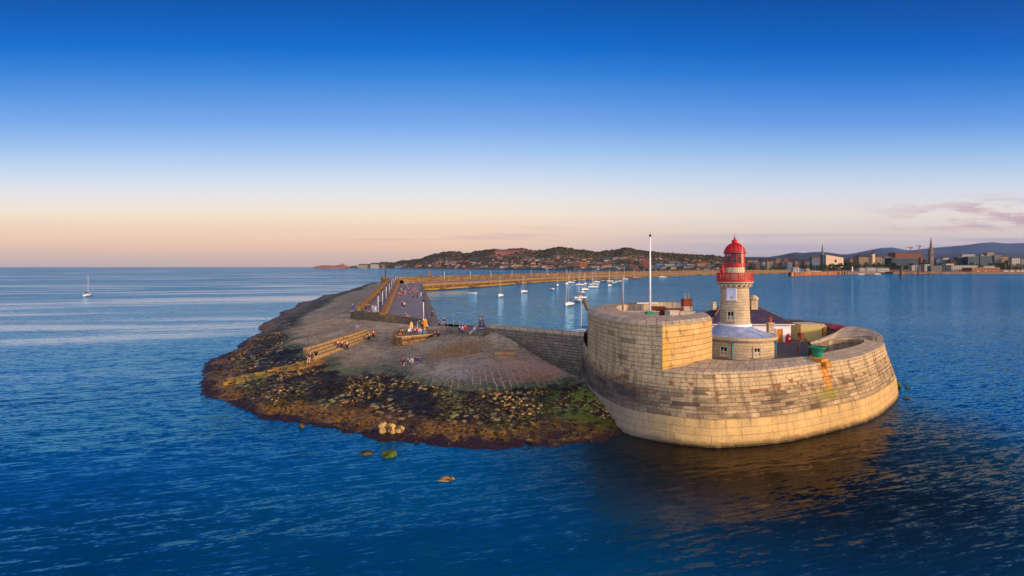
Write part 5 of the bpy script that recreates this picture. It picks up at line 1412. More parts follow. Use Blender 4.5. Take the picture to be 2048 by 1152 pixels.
person(on(925, 662, 6.1), 'sit', 0, 'purple', 'denim', 'd', 'person in lilac and jeans, middle of the trio on the edge of the landing', G4, sc=S_)
person(on(930.5, 660.5, 6.2), 'low', 0, 'red', 'red', 'd', 'person in bright red jacket, right of the trio on the landing', G4, sc=S_)
person(on(947, 664, 6.2), 'lounge', -40, 'sky', 'grey', 'd', 'person in pale blue with bare legs sitting below the standing couple', G4, shorts=True, sc=S_)
person(on(953, 661, 6.26), 'low', -30, 'grey', 'navy', 'd', 'person in grey leaning in just left of the standing couple', G4, longh=True, sc=S_)
person(on(960, 656.5, 6.27), 'arms', 60, 'maroon', 'denim', 'd', 'standing person in dark maroon and jeans, left of the couple on the landing', G4, sc=1.15)
person(on(967, 656.5, 6.27), 'stand', -60, 'grey', 'denim', 'd', 'standing person in grey and jeans, right of the couple on the landing', G4, sc=1.15)
person(on(888, 653.5, 5.05), 'stand', 30, 'black', 'grey', 'd', 'person in black and grey standing by the railing at the quay corner', G4, sc=1.15)
person(on(882, 654, 5.05), 'low', 30, 'black', 'black', 'd', 'person in black crouching by the quay corner railing', G4, sc=1.1)
person(on(864.5, 636.5, 5.1), 'stand', 150, 'navy', 'navy', 'd', 'person in navy walking alone along the quay edge of the lower deck', sc=1.1)
# walkers
lowd = [(804.5, 615, 'black', 'black', 'walker in black beside the one in white, alone mid deck'), (808.5, 616.5, 'white', 'black', 'walker in white top and black trousers alone mid deck'),
        (803, 583, 'white', 'grey', 0), (807, 582, 'black', 'black', 0), (811, 577.5, 'navy', 'navy', 0), (802, 588.5, 'navy', 'black', 0), (806, 589.5, 'red', 'black', 0), (810.5, 589, 'pink', 'coral', 0),
        (817, 583.5, 'royal', 'navy', 'walker in royal blue near the middle of the crowd'), (820, 591, 'coral', 'black', 0), (824.5, 589, 'navy', 'denim', 0), (828, 583, 'red', 'red', 'walker all in red at the quay side of the crowd'), (831.5, 584, 'maroon', 'grey', 0),
        (797.5, 593, 'grey', 'red', 0), (800.5, 593.5, 'coral', 'black', 0), (827, 599, 'black', 'navy', 0), (834, 598, 'navy', 'black', 0), (834.5, 590.5, 'black', 'black', 0), (826, 576.5, 'navy', 'grey', 0), (829, 577.5, 'maroon', 'red', 0), (842, 592.5, 'beige', 'white', 'person in beige sitting place by the quay lamp'),
        (845.5, 594, 'black', 'black', 0), (812, 572.5, 'white', 'grey', 0), (820, 571.5, 'navy', 'black', 0), (826, 571, 'red', 'black', 0), (815, 579, 'grey', 'denim', 0)]
wr = random.Random(4)
for k, (px_, py_, tc_, bc_, lb_) in enumerate(lowd):
    q = P(px_, py_, 5.02)
    person(q, wr.choice(['walk', 'stand', 'walk']), wr.choice([0, 180, 170, -10]) + wr.uniform(-15, 15), tc_, bc_, wr.choice('dbdy'),
           lb_ or 'walker in a %s top and %s bottoms in the crowd on the lower deck' % (tc_, bc_), 'people walking on the lower deck', longh=wr.random() < .4, sc=1.12)
person(P(812.5, 632, 5.2), 'lounge', 60, 'black', 'pink', 'd', 'person lying back on the top of the retaining wall by the lower deck')
uw = [(733, 621.5, 'maroon', 'black'), (738, 622.5, 'navy', 'maroon'), (745.5, 624, 'sky', 'sky'), (751, 625.5, 'pink', 'white'), (761, 612.5, 'black', 'navy'), (763.5, 588.5, 'black', 'black'), (767.5, 590, 'maroon', 'black'),
      (780.5, 574, 'navy', 'black'), (781, 583, 'black', 'grey'), (786, 566, 'red', 'black'), (788, 563.5, 'red', 'red'), (785, 570, 'black', 'denim')]
for k, (px_, py_, tc_, bc_) in enumerate(uw):
    z_ = 5.62
    q = P(px_, py_, z_)
    for _ in range(3): z_ = 5.6 + max(0, q[1] - 122) * .0055; q = P(px_, py_, z_)
    person(q, 'walk' if k > 3 else 'stand', wr.choice([0, 180]), tc_, bc_, 'd' if k % 3 else 'b', 'person in a %s top and %s bottoms on the upper walkway' % (tc_, bc_), 'people on the upper walkway', sc=1.12)
ck = list(COLS)
for k in range(26):      # dots along the far arm
    i = int(wr.uniform(3, 34)); t = Vector((pb[i + 1][0] - pb[i][0], pb[i + 1][1] - pb[i][1])).normalized(); nv = Vector((-t.y, t.x)); up = k % 2
    o_ = wr.uniform(16.5, 21) if up else wr.uniform(6, 13)
    tc_ = wr.choice(ck); f_ = wr.random()
    x_ = pb[i][0] * (1 - f_) + pb[i + 1][0] * f_ + nv.x * o_; y_ = pb[i][1] * (1 - f_) + pb[i + 1][1] * f_ + nv.y * o_
    person((x_, y_, 7.02 if up else 5.0), 'walk', wr.choice([-60, 120]), tc_, 'black', 'd', 'tiny person in %s on the %s of the far pier arm' % (tc_, 'upper walkway' if up else 'lower deck'), 'strollers on the far pier arm', sc=1.15)
# ================================================================ boats
def hull_mesh(L, B_, fb, tran=.7):
    st = [(-.5, tran * .8, .95), (-.3, .95, .92), (-.05, 1.0, .92), (.2, .82, .98), (.38, .48, 1.06), (.5, .04, 1.16)]
    vs = []; fs = []
    for t, wd, sh_ in st:
        y = t * L; w_ = wd * B_ / 2
        vs += [(-w_, y, fb * sh_), (-w_ * .92, y * .985, fb * .45), (-w_ * .5, y * .93, -.25), (w_ * .5, y * .93, -.25), (w_ * .92, y * .985, fb * .45), (w_, y, fb * sh_)]
    for i in range(len(st) - 1):
        for j in range(5): fs.append((i * 6 + j, i * 6 + j + 1, (i + 1) * 6 + j + 1, (i + 1) * 6 + j))
        fs.append((i * 6 + 5, i * 6, (i + 1) * 6, (i + 1) * 6 + 5))
    fs.append(tuple(range(5, -1, -1)))
    return vs, fs
M_hullw = plain('white_hull', S(232, 228, 222), .35, 0, .05, 1); M_hulld = plain('navy_hull', S(30, 38, 60), .35, 0, .1, 1); M_hullr = plain('red_hull', S(150, 60, 40), .4, 0, .1, 1)
M_hullg = plain('green_hull', S(20, 120, 70), .4, 0, .1, 1); M_hullbr = plain('varnished_hull', S(150, 92, 50), .4, 0, .15, 1); M_sail = plain('blue_sail_cover', S(30, 80, 150), .7, 0, .1, 3); M_sail2 = plain('dark_sail_cover', S(30, 34, 60), .7, 0, .1, 3)
M_alu = plain('mast_metal', S(178, 166, 156), .4, .3, .05, 2)
def sailboat(loc, rz, L, mast, hull, sail, label, group='boats moored in the harbour', name='sailboat', cat='sailboat'):
    r = empty(name, loc, 0, label, cat, group)
    B_ = L * .32; fb = L * .115
    def lo(mb, nm, mt, par, sm=False):
        mb.v = [(x + loc[0], y + loc[1], z + loc[2]) for x, y, z in mb.v]
        return mb.build(nm, mt, par, sm)
    mb = MB(); mb.add(*hull_mesh(L, B_, fb)); h_ = lo(mb, 'hull', hull, r)
    lo(MB().box((0, 0, .02), (B_ * .93, L * .8, .14)), 'waterline_stripe', M_hulld if hull is not M_hulld else M_hullr, h_)
    lo(MB().box((0, L * .04, fb), (B_ * .56, L * .38, L * .055), 0, .82), 'cabin', M_hullw, r)
    lo(MB().box((0, L * .04, fb + L * .016), (B_ * .575, L * .27, L * .022), 0, .95), 'cabin_window', M_dark, r)
    if mast:
        lo(MB().tube((0, L * .08, fb), (0, L * .08, fb + mast), .11, .08, 6), 'mast', M_alu, r)
        lo(MB().tube((-B_ * .3, L * .08, fb + mast * .55), (B_ * .3, L * .08, fb + mast * .55), .04, n=4), 'spreader', M_alu, r)
        lo(MB().tube((0, L * .06, fb + L * .15), (0, -L * .34, fb + L * .155), .26, .16, 7), 'sail_cover', sail, r)
        lo(MB().tube((0, L * .49, fb * 1.15), (0, L * .08, fb + mast), .025, n=3).tube((0, -L * .49, fb), (0, L * .08, fb + mast), .025, n=3), 'rigging', M_alu, r)
    lo(MB().tube((0, -L * .42, fb), (0, -L * .46, -.2), .05, n=4), 'rudder', M_hullw, h_)
    r.rotation_euler = (0, 0, math.radians(rz))
    return r
def motorboat(loc, rz, L, hull, label):
    r = empty('motorboat', loc, 0, label, 'motorboat', 'boats moored in the harbour'); B_ = L * .36; fb = L * .15
    def lo(mb, nm, mt, par):
        mb.v = [(x + loc[0], y + loc[1], z + loc[2]) for x, y, z in mb.v]; return mb.build(nm, mt, par)
    mb = MB(); mb.add(*hull_mesh(L, B_, fb)); lo(mb, 'hull', hull, r)
    c_ = lo(MB().box((0, L * .05, fb * .95), (B_ * .7, L * .36, L * .12), 0, .8), 'cabin', M_hullbr if hull is M_hullw else M_hullw, r)
    lo(MB().box((0, L * .05, fb * .95 + L * .05), (B_ * .68, L * .33, L * .035)), 'cabin_window', M_dark, c_)
    r.rotation_euler = (0, 0, math.radians(rz))
bl = [(1001, 592.5, 8.2, 11.5, M_hullw, M_sail, 'white sailboat with a blue sail cover, alone left of the flock', 165), (1048, 584.3, 8, 9.5, M_hullw, M_sail2, 'white sailboat, second from the left in the harbour', 150),
      (1104.5, 580, 8, 0, M_hullw, M_sail, 'white mastless boat between two sailboats', 200), (1115, 571.3, 8, 11, M_hullw, M_sail2, 'small white sailboat close under the pier arm, left one', 170),
      (1133.5, 568.6, 8, 11, M_hullw, M_sail, 'small white sailboat close under the pier arm, second one', 160), (1141, 565.6, 9, 13, M_hullw, M_sail2, 'white sailboat nearest the pier arm wall behind the flock', 110),
      (1149.5, 563.6, 9, 11, M_hulld, M_sail2, 'dark hulled sailboat moored below the far pier arm', 90), (1138.5, 610, 8.2, 12.5, M_hullw, M_sail2, 'white sailboat with dark cover, lowest of the flock on its left', 150),
      (1157, 603, 8.5, 15, M_hullw, M_sail2, 'white yacht with the tallest mast in the front of the flock', 190), (1160.5, 596.5, 7.5, 0, M_hullw, M_sail, 'white mastless boat right behind the tall masted yacht', 120),
      (1164, 587, 8.5, 0, M_hullw, M_sail, 'plump white boat in the middle of the flock', 200), (1170, 580.2, 8.5, 11, M_hullw, M_sail, 'white sailboat with a blue cover beside the plump boat', 140),
      (1159.5, 570.2, 8.5, 10, M_hullw, M_sail, 'pale sailboat in the middle distance, left of its twin', 110), (1171, 568.5, 8.5, 10, M_hullw, M_sail2, 'pale sailboat in the middle distance, right of its twin', 160),
      (1186, 575, 9, 13, M_hullw, M_sail2, 'white yacht right of the flock with a tall mast', 110), (1187, 569.5, 9, 11, M_hullw, M_sail, 'white yacht just behind the one right of the flock', 100),
      (1193, 564.8, 9, 11, M_hullw, M_sail2, 'small white yacht far right of the flock', 120), (1206, 563.6, 9, 12, M_hulld, M_sail2, 'black hulled sailboat left of the grey pole', 100),
      (1219.5, 572, 8.5, 11, M_hullw, M_sail, 'white sailboat left of the grey pole, nearer one', 150), (1219.5, 563.3, 9, 11, M_hullw, M_sail, 'white sailboat left of the grey pole, farther one', 100),
      (1227.5, 567.8, 9, 0, M_hullg, M_sail, 'green hulled boat near the grey pole', 120), (1233.5, 566.4, 9, 12, M_hulld, M_sail2, 'dark sailboat beside the green boat', 110), (1239, 563.2, 9, 11, M_hullw, M_sail, 'white sailboat just right of the dark one by the grey pole', 80),
      (1249.5, 558.8, 9, 12, M_hullw, M_sail, 'pale sailboat right behind the head of the grey pole', 100), (1271.5, 557, 13, 14, M_hullr, M_sail2, 'red brown hulled sailboat between the two poles', 90), (1325, 555, 12, 14, M_hullw, M_sail, 'white sailboat right of the tall white flagpole', 95),
      (1179, 650 + 18, 7, 10, M_hullw, M_sail, 'white boat half hidden behind the left wall of the bastion', 60)]
for px_, py_, L_, ms_, hl_, sl_, lb_, rz_ in bl:
    q = P(px_, py_, 0)
    if py_ > 660: q = (P(1166, 668, 0)[0], 129.0, 0)
    sailboat(q, rz_, L_, ms_, hl_, sl_, lb_)
q = P(945, 587.5, 0); motorboat(q, 78, 5.6, M_hullw, 'small white and brown motorboat, leftmost in the harbour')
q = P(175, 591.5, 0); yb = sailboat(q, 10, 6.8, 11.8, M_hullw, M_sail2, 'lone white sailboat out at sea on the left', None)
person((q[0] + .4, q[1] - 1.8, .75), 'stand', 0, 'black', 'black', 'd', 'dark figure standing at the stern of the lone sailboat', sc=1.0)
# ================================================================ the far coast
def interp(tab, x):
    return float(np.interp(x, [p[0] for p in tab], [p[1] for p in tab]))
SHORE = [(690, 5800), (760, 5300), (850, 4300), (950, 3300), (1050, 2850), (1150, 2500), (1300, 2250), (1450, 1900), (1600, 1450), (1700, 1270), (2200, 1250)]
CREST = [(690, 536), (700, 533), (712, 531), (720, 530.5), (740, 529), (760, 526), (772, 525), (785, 526.5), (800, 523), (820, 521), (840, 519), (850, 515), (858, 512), (865, 510), (880, 506), (892, 504.5), (905, 503.5), (918, 505), (928, 508),
         (940, 506), (955, 503), (965, 501.5), (978, 499), (992, 498), (1005, 499.5), (1020, 499), (1032, 498), (1045, 497.5), (1060, 500), (1072, 501.5), (1085, 501), (1095, 499), (1108, 496.5), (1125, 496), (1140, 497), (1155, 499.5),
         (1175, 502), (1190, 505), (1205, 503.5), (1222, 501.5), (1236, 499.5), (1245, 497), (1258, 497), (1270, 500), (1290, 503), (1310, 505), (1340, 507.5), (1370, 509), (1400, 511), (1440, 513.5), (1480, 515), (1520, 518), (1570, 520), (1650, 521.5), (1750, 521), (1850, 520), (1950, 519), (2060, 517), (2200, 517)]
def coast(px, f):
    Ds = interp(SHORE, px); Dc = Ds + (1500 if px < 1450 else 1500 - (px - 1450) * .8 if px < 1700 else 1300)
    D = Ds + (Dc - Ds) * f
    zc = CAMH - (interp(CREST, px) - HOR) * Dc / F
    g_ = .10 * min(1, f / .08) + .90 * max(0, (f - .05) / .95) ** 1.25
    return D, 3.0 * min(1, f * 30) + (zc - 3) * g_
fs_ = [0, .004, .03, .06, .1, .15, .2, .27, .34, .42, .5, .58, .66, .74, .82, .9, .96, 1.0, 1.06, 1.2]
pxs = np.arange(690, 2200, 5)
V_ = []; 
for px in pxs:
    for f in fs_:
        D, z = coast(px, min(f, 1.0))
        if f > 1: D += (f - 1) * 3000; z = z * (1 - (f - 1) * 3)
        if f == 0: z = -2
        bmp = float(fbm(np.array([px * .08]), np.array([f * 14.0]), 3, 5)[0]) * min(1, f * 3) * (14 if px < 1500 else 5) if 0 < f <= 1 else 0
        V_.append(((px - 1024) / F * D, D, z + bmp))
nf = len(fs_); Q = []
for i in range(len(pxs) - 1):
    for j in range(nf - 1): Q.append((i * nf + j, (i + 1) * nf + j, (i + 1) * nf + j + 1, i * nf + j + 1))
m, n, b = newmat('hillside'); o = n.pos()
f1 = n.noise(o, .004, 4, .6); f2 = n.noise(o, .02, 3, .6)
c = n.mix(n.sm(f2, .35, .65), S(54, 50, 38), S(98, 84, 60)); c = n.mix(n.sm(f1, .56, .62, 0, .8), c, S(140, 90, 66))
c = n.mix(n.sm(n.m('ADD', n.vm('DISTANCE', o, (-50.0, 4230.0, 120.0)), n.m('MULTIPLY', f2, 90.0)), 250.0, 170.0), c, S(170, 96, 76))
Z = n.sep(o)[2]; c = n.mix(n.sm(Z, 6, 3), c, S(58, 48, 44))
setb(n, b, c, .95)
tag(np_mesh('hills', V_, Q, m, True), kind='structure')
# small island with a tower, left of the headland
isl = [(626, 534.2), (634, 532.5), (645, 530.8), (655, 530.6), (668, 531.2), (676, 530.2), (684, 529), (690, 529.8), (696, 532), (703, 534.4)]
D0 = 6400; V2 = []; Q2 = []
for px, py in catmull(isl, 4):
    for k, (dd, hh) in enumerate(((-220, 0), (-200, .35), (-60, .95), (0, 1), (120, .8), (240, 0))):
        D = D0 + dd; z = max(0, (CAMH - (py - HOR) * D0 / F)) * hh - (2 if hh == 0 else 0); V2.append(((px - 1024) / F * D, D, z))
for i in range(len(V2) // 6 - 1):
    for j in range(5): Q2.append((i * 6 + j, (i + 1) * 6 + j, (i + 1) * 6 + j + 1, i * 6 + j + 1))
M_isl = plain('island_rock', S(150, 92, 66), .95, 0, .25, .01)
tag(np_mesh('island', V2, Q2, M_isl, True), kind='structure')
q = PD(685, 529.2, 6400); o = MB().lathe([(9, -6), (8, 14), (8.6, 15), (7, 17)], 12, q).build('stone_tower', M_isl, origin=q); tag(o, 'squat round watch tower on top of the small island', 'tower')
# mountains
def ridge_mesh(name, tab, D0, depth, mat):
    V = []; Q = []; xs_ = np.arange(tab[0][0], tab[-1][0] + 1, 8)
    for i, px in enumerate(xs_):
        py = interp(tab, px)
        for (dd, hh) in ((-1.0, 0), (-.7, .22), (-.4, .55), (-.15, .88), (0, 1), (.5, .3)):
            D = D0 + dd * depth; z = max(5, CAMH - (py - HOR) * D0 / F) * hh
            if 0 < hh < 1: z *= 1 + float(fbm(np.array([px * .03]), np.array([dd * 6.0]), 3, 9)[0]) * .35
            V.append(((px - 1024) / F * D, D, z - (3 if hh == 0 else 0)))
        if i:
            for j in range(5): Q.append(((i - 1) * 6 + j, i * 6 + j, i * 6 + j + 1, (i - 1) * 6 + j + 1))
    tag(np_mesh(name, V, Q, mat, True), kind='structure')
M_mt = plain('mountain_haze_blue', S(10, 62, 106), .95, 0, .22, .0015); M_mt2 = plain('foothill_haze_blue', S(14, 48, 76), .95, 0, .22, .003)  # distance haze painted into both ranges as a blue base colour
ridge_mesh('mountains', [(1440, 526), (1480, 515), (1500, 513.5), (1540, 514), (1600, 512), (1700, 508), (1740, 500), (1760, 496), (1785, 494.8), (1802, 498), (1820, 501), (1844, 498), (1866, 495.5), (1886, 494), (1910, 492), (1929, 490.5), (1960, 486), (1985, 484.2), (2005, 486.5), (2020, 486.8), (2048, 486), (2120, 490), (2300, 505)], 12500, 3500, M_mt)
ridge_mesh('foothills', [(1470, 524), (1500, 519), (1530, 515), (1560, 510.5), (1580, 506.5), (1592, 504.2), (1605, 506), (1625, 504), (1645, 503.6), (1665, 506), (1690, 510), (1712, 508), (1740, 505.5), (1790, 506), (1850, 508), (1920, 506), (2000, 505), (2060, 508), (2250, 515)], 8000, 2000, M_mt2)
# woods: one mass
def foliage(name, dark, light, sc=.12):
    m, n, b = newmat(name); o = n.pos()
    setb(n, b, n.mix(n.sm(n.noise(o, sc, 3, .6), .35, .65), dark, light), .9, spec=.1); return m
M_wood = foliage('wood_foliage', S(42, 42, 30), S(80, 74, 46), .03)
M_tree = foliage('tree_foliage', S(30, 46, 28), S(70, 88, 46), .15)
import bmesh as _bm
def lowico():
    bm = _bm.new(); _bm.ops.create_icosphere(bm, subdivisions=1, radius=1); v = np.array([tuple(p.co) for p in bm.verts]); f = np.array([tuple(q.index for q in p.verts) for p in bm.faces]); bm.free(); return v, f
IV, IF = lowico()
r = np.random.default_rng(11); Vs = []; Fs = []; cnt = 0
def addtree(x, y, z, s, h):
    global cnt
    for _ in range(3):
        q = IV * [s * r.uniform(.4, .75), s * r.uniform(.4, .75), h * r.uniform(.3, .5)] * (1 + r.uniform(-.25, .25, (len(IV), 1)))
        Vs.append(q + [x + r.uniform(-.5, .5) * s, y + r.uniform(-.4, .4) * s, z + h * r.uniform(.2, .6)]); Fs.append(IF + cnt * len(IV)); cnt += 1
for _ in range(8200):
    px = r.uniform(735, 2150); f = r.uniform(.02, 1.0) ** .8
    if px > 1450: f = max(f, .12)
    D, z = coast(px, f)
    k = float(vnoise(np.array([px * .06]), np.array([f * 9.0]), 2)[0])
    if k < .40 and f < .62: continue
    if 990 < px < 1032 and f > .6 and r.uniform() < .85: continue
    s = r.uniform(6, 14) * (D / 3600) ** .6 * (1 if px < 1450 else .8)
    addtree((px - 1024) / F * D, D, z, s, s * r.uniform(.6, .9))
for px in np.arange(740, 2100, 2.2):           # uneven skyline
    D, z = coast(px, 1.0); k = float(vnoise(np.array([px * .12]), np.array([1.0]), 4)[0])
    if k > .35: s = 10 + 10 * k; addtree((px - 1024) / F * D, D, z - 4, s, s * r.uniform(.5, 1.0) * (D / 4500) ** .5)
o = np_mesh('hillside_wood', np.concatenate(Vs), np.concatenate(Fs), M_wood); tag(o, 'dark green woods covering the hillsides and gardens beyond the water', 'woods', kind='stuff')
# houses
def facade(name, wall, win=S(22, 26, 36), sx_=5.6, sz_=4.6, fill=.50):
    m, n, b = newmat(name); U, V, _ = n.sep(n.uv())
    fu = n.m('FRACT', n.m('DIVIDE', U, sx_)); fv = n.m('FRACT', n.m('DIVIDE', V, sz_))
    a = n.m('MULTIPLY', n.m('MULTIPLY', n.m('GREATER_THAN', fu, .5 - fill / 2), n.m('LESS_THAN', fu, .5 + fill / 2)), n.m('MULTIPLY', n.m('GREATER_THAN', fv, .3), n.m('LESS_THAN', fv, .78)))
    c = n.mix(n.noise(n.pos(), .15, 2), tuple(q * .85 for q in wall[:3]) + (1,), wall)
    setb(n, b, n.mix(a, c, win), n.m('SUBTRACT', .85, n.m('MULTIPLY', a, .6))); return m
FA = {k: facade('facade_' + k, S(*[q_ * .72 for q_ in c])) for k, c in dict(white=(226, 220, 214), cream=(216, 196, 160), pink=(206, 160, 140), blue=(130, 170, 206), brick=(166, 90, 58), grey=(140, 136, 136), tan=(190, 160, 120), yellow=(220, 196, 120), glass=(70, 100, 124), orange=(206, 120, 66)).items()}
RM = {k: plain('roof_' + k, S(*c), .9, 0, .15, .2) for k, c in dict(slate=(66, 62, 74), red=(140, 70, 50), brown=(96, 70, 56), flat=(136, 130, 130)).items()}
def house_mesh(L, Dp, H, rh, hip, mats):
    mb = MB(); mb.m = 0; mb.box((0, 0, -3), (L, Dp, H + 3)); mb.m = 1
    e_ = .5
    a = [(-L / 2 - e_, -Dp / 2 - e_, H), (L / 2 + e_, -Dp / 2 - e_, H), (L / 2 + e_, Dp / 2 + e_, H), (-L / 2 - e_, Dp / 2 + e_, H), (-L / 2 + hip, 0, H + rh), (L / 2 - hip, 0, H + rh)]
    mb.add(a, [(0, 1, 5, 4), (1, 2, 5), (2, 3, 4, 5), (3, 0, 4), (3, 2, 1, 0)])
    mb.box((L * .3, 0, H + rh * .5), (1.2, 1.2, rh * .9)); 
    me = bpy.data.meshes.new('house')
    me.from_pydata(mb.v, [], mb.f); ul = me.uv_layers.new(name='UVMap'); flat = []
    for f, q_ in zip(mb.f, mb.uv):
        for a_ in (q_ or [(0, 0)] * len(f)): flat.extend(a_)
    ul.data.foreach_set('uv', flat)
    for mm_ in mats: me.materials.append(mm_)
    me.polygons.foreach_set('material_index', mb.mi); me.update(); return me
HM = []
for wk, rk in (('white', 'slate'), ('cream', 'slate'), ('white', 'red'), ('pink', 'red'), ('cream', 'brown'), ('orange', 'red'), ('white', 'brown')):
    HM.append((wk, rk, house_mesh(15, 11, 6.5, 4, 2.5, [FA[wk], RM[rk]]), house_mesh(26, 12, 8, 4.5, 1, [FA[wk], RM[rk]])))
rh_ = random.Random(21)
def region(px):
    return 'on the headland' if px < 850 else 'under the first wooded hill' if px < 950 else 'under the reddish middle hill' if px < 1080 else 'under the twin hilltops' if px < 1200 else 'left of the tall flagpole' if px < 1300 else 'right of the tall flagpole'
nh = 0; tries = 0; taken = []
while nh < 235 and tries < 9000:
    tries += 1
    px = rh_.uniform(715, 1440); f = rh_.uniform(.015, .60) ** 1.15
    if px < 850: f = rh_.uniform(.01, .5)
    k = float(vnoise(np.array([px * .05]), np.array([f * 12.0]), 40)[0])
    if k < .38: continue
    D, z = coast(px, f); x = (px - 1024) / F * D
    py = HOR + (CAMH - z) * F / D
    if any(abs(px - a) < 4.5 and abs(py - c_) < 1.8 for a, c_ in taken): continue
    taken.append((px, py))
    wk, rk, m1, m2 = rh_.choice(HM); big = rh_.random() < .42
    o = bpy.data.objects.new('house', m2 if big else m1); COL.objects.link(o)
    s = (D / 3000) ** .35 * rh_.uniform(.6, 1.1)
    o.location = (x, D, z); o.rotation_euler = (0, 0, -math.atan2(x, D) + rh_.uniform(-.5, .5)); o.scale = (s, s, s)
    reg = region(px); 
    tag(o, '%s %s house with a %s roof, %s %s' % ('long' if big else 'small', wk, rk, 'low near the shore' if f < .15 else 'up the slope' if f > .32 else 'partway up the slope', reg), 'house', 'houses on the hillside %s' % reg)
    nh += 1
# larger buildings, each a thing with walls and roof
def gz(px, D):
    Ds = interp(SHORE, px); Dc = Ds + (1500 if px < 1450 else 1300); f = max(0, min(1, (D - Ds) / (Dc - Ds))); return coast(px, f)[1]
def building(px0, px1, ytop, D, fac, roof, label, rh=0.0, depth=None, cat='building', name='building', chim=0, hip=2.0, extra=None, group=None):
    x0 = (px0 - 1024) / F * D; x1 = (px1 - 1024) / F * D; zt = CAMH - (ytop - HOR) * D / F
    zb = min(gz((px0 + px1) / 2, D) - 2, zt - 6); W_ = x1 - x0; dp = depth or max(12, W_ * .4)
    if zt - zb < 9: zb = zt - 9
    cx = (x0 + x1) / 2; r = empty(name, (cx, D + dp / 2, zb), 0, label, cat, group)
    H = zt - zb - rh
    MB().box((cx, D + dp / 2, zb), (W_, dp, H)).build('wall', fac, r)
    mb = MB()
    if rh > 0:
        a = [(x0 - .5, D - .5, zb + H), (x1 + .5, D - .5, zb + H), (x1 + .5, D + dp + .5, zb + H), (x0 - .5, D + dp + .5, zb + H), (x0 + hip, D + dp / 2, zt), (x1 - hip, D + dp / 2, zt)]
        mb.add(a, [(0, 1, 5, 4), (1, 2, 5), (2, 3, 4, 5), (3, 0, 4), (3, 2, 1, 0)])
    else: mb.box((cx, D + dp / 2, zb + H), (W_ + .8, dp + .8, .6))
    rf = mb.build('roof', roof, r)
    for k in range(chim): MB().box((x0 + (k + .5) * W_ / chim, D + dp / 2, zt - 2.5), (2.2, 1.6, 4.5)).build('chimney', FA['grey'], rf)
    return r, (cx, D, zb, W_, dp, zt)
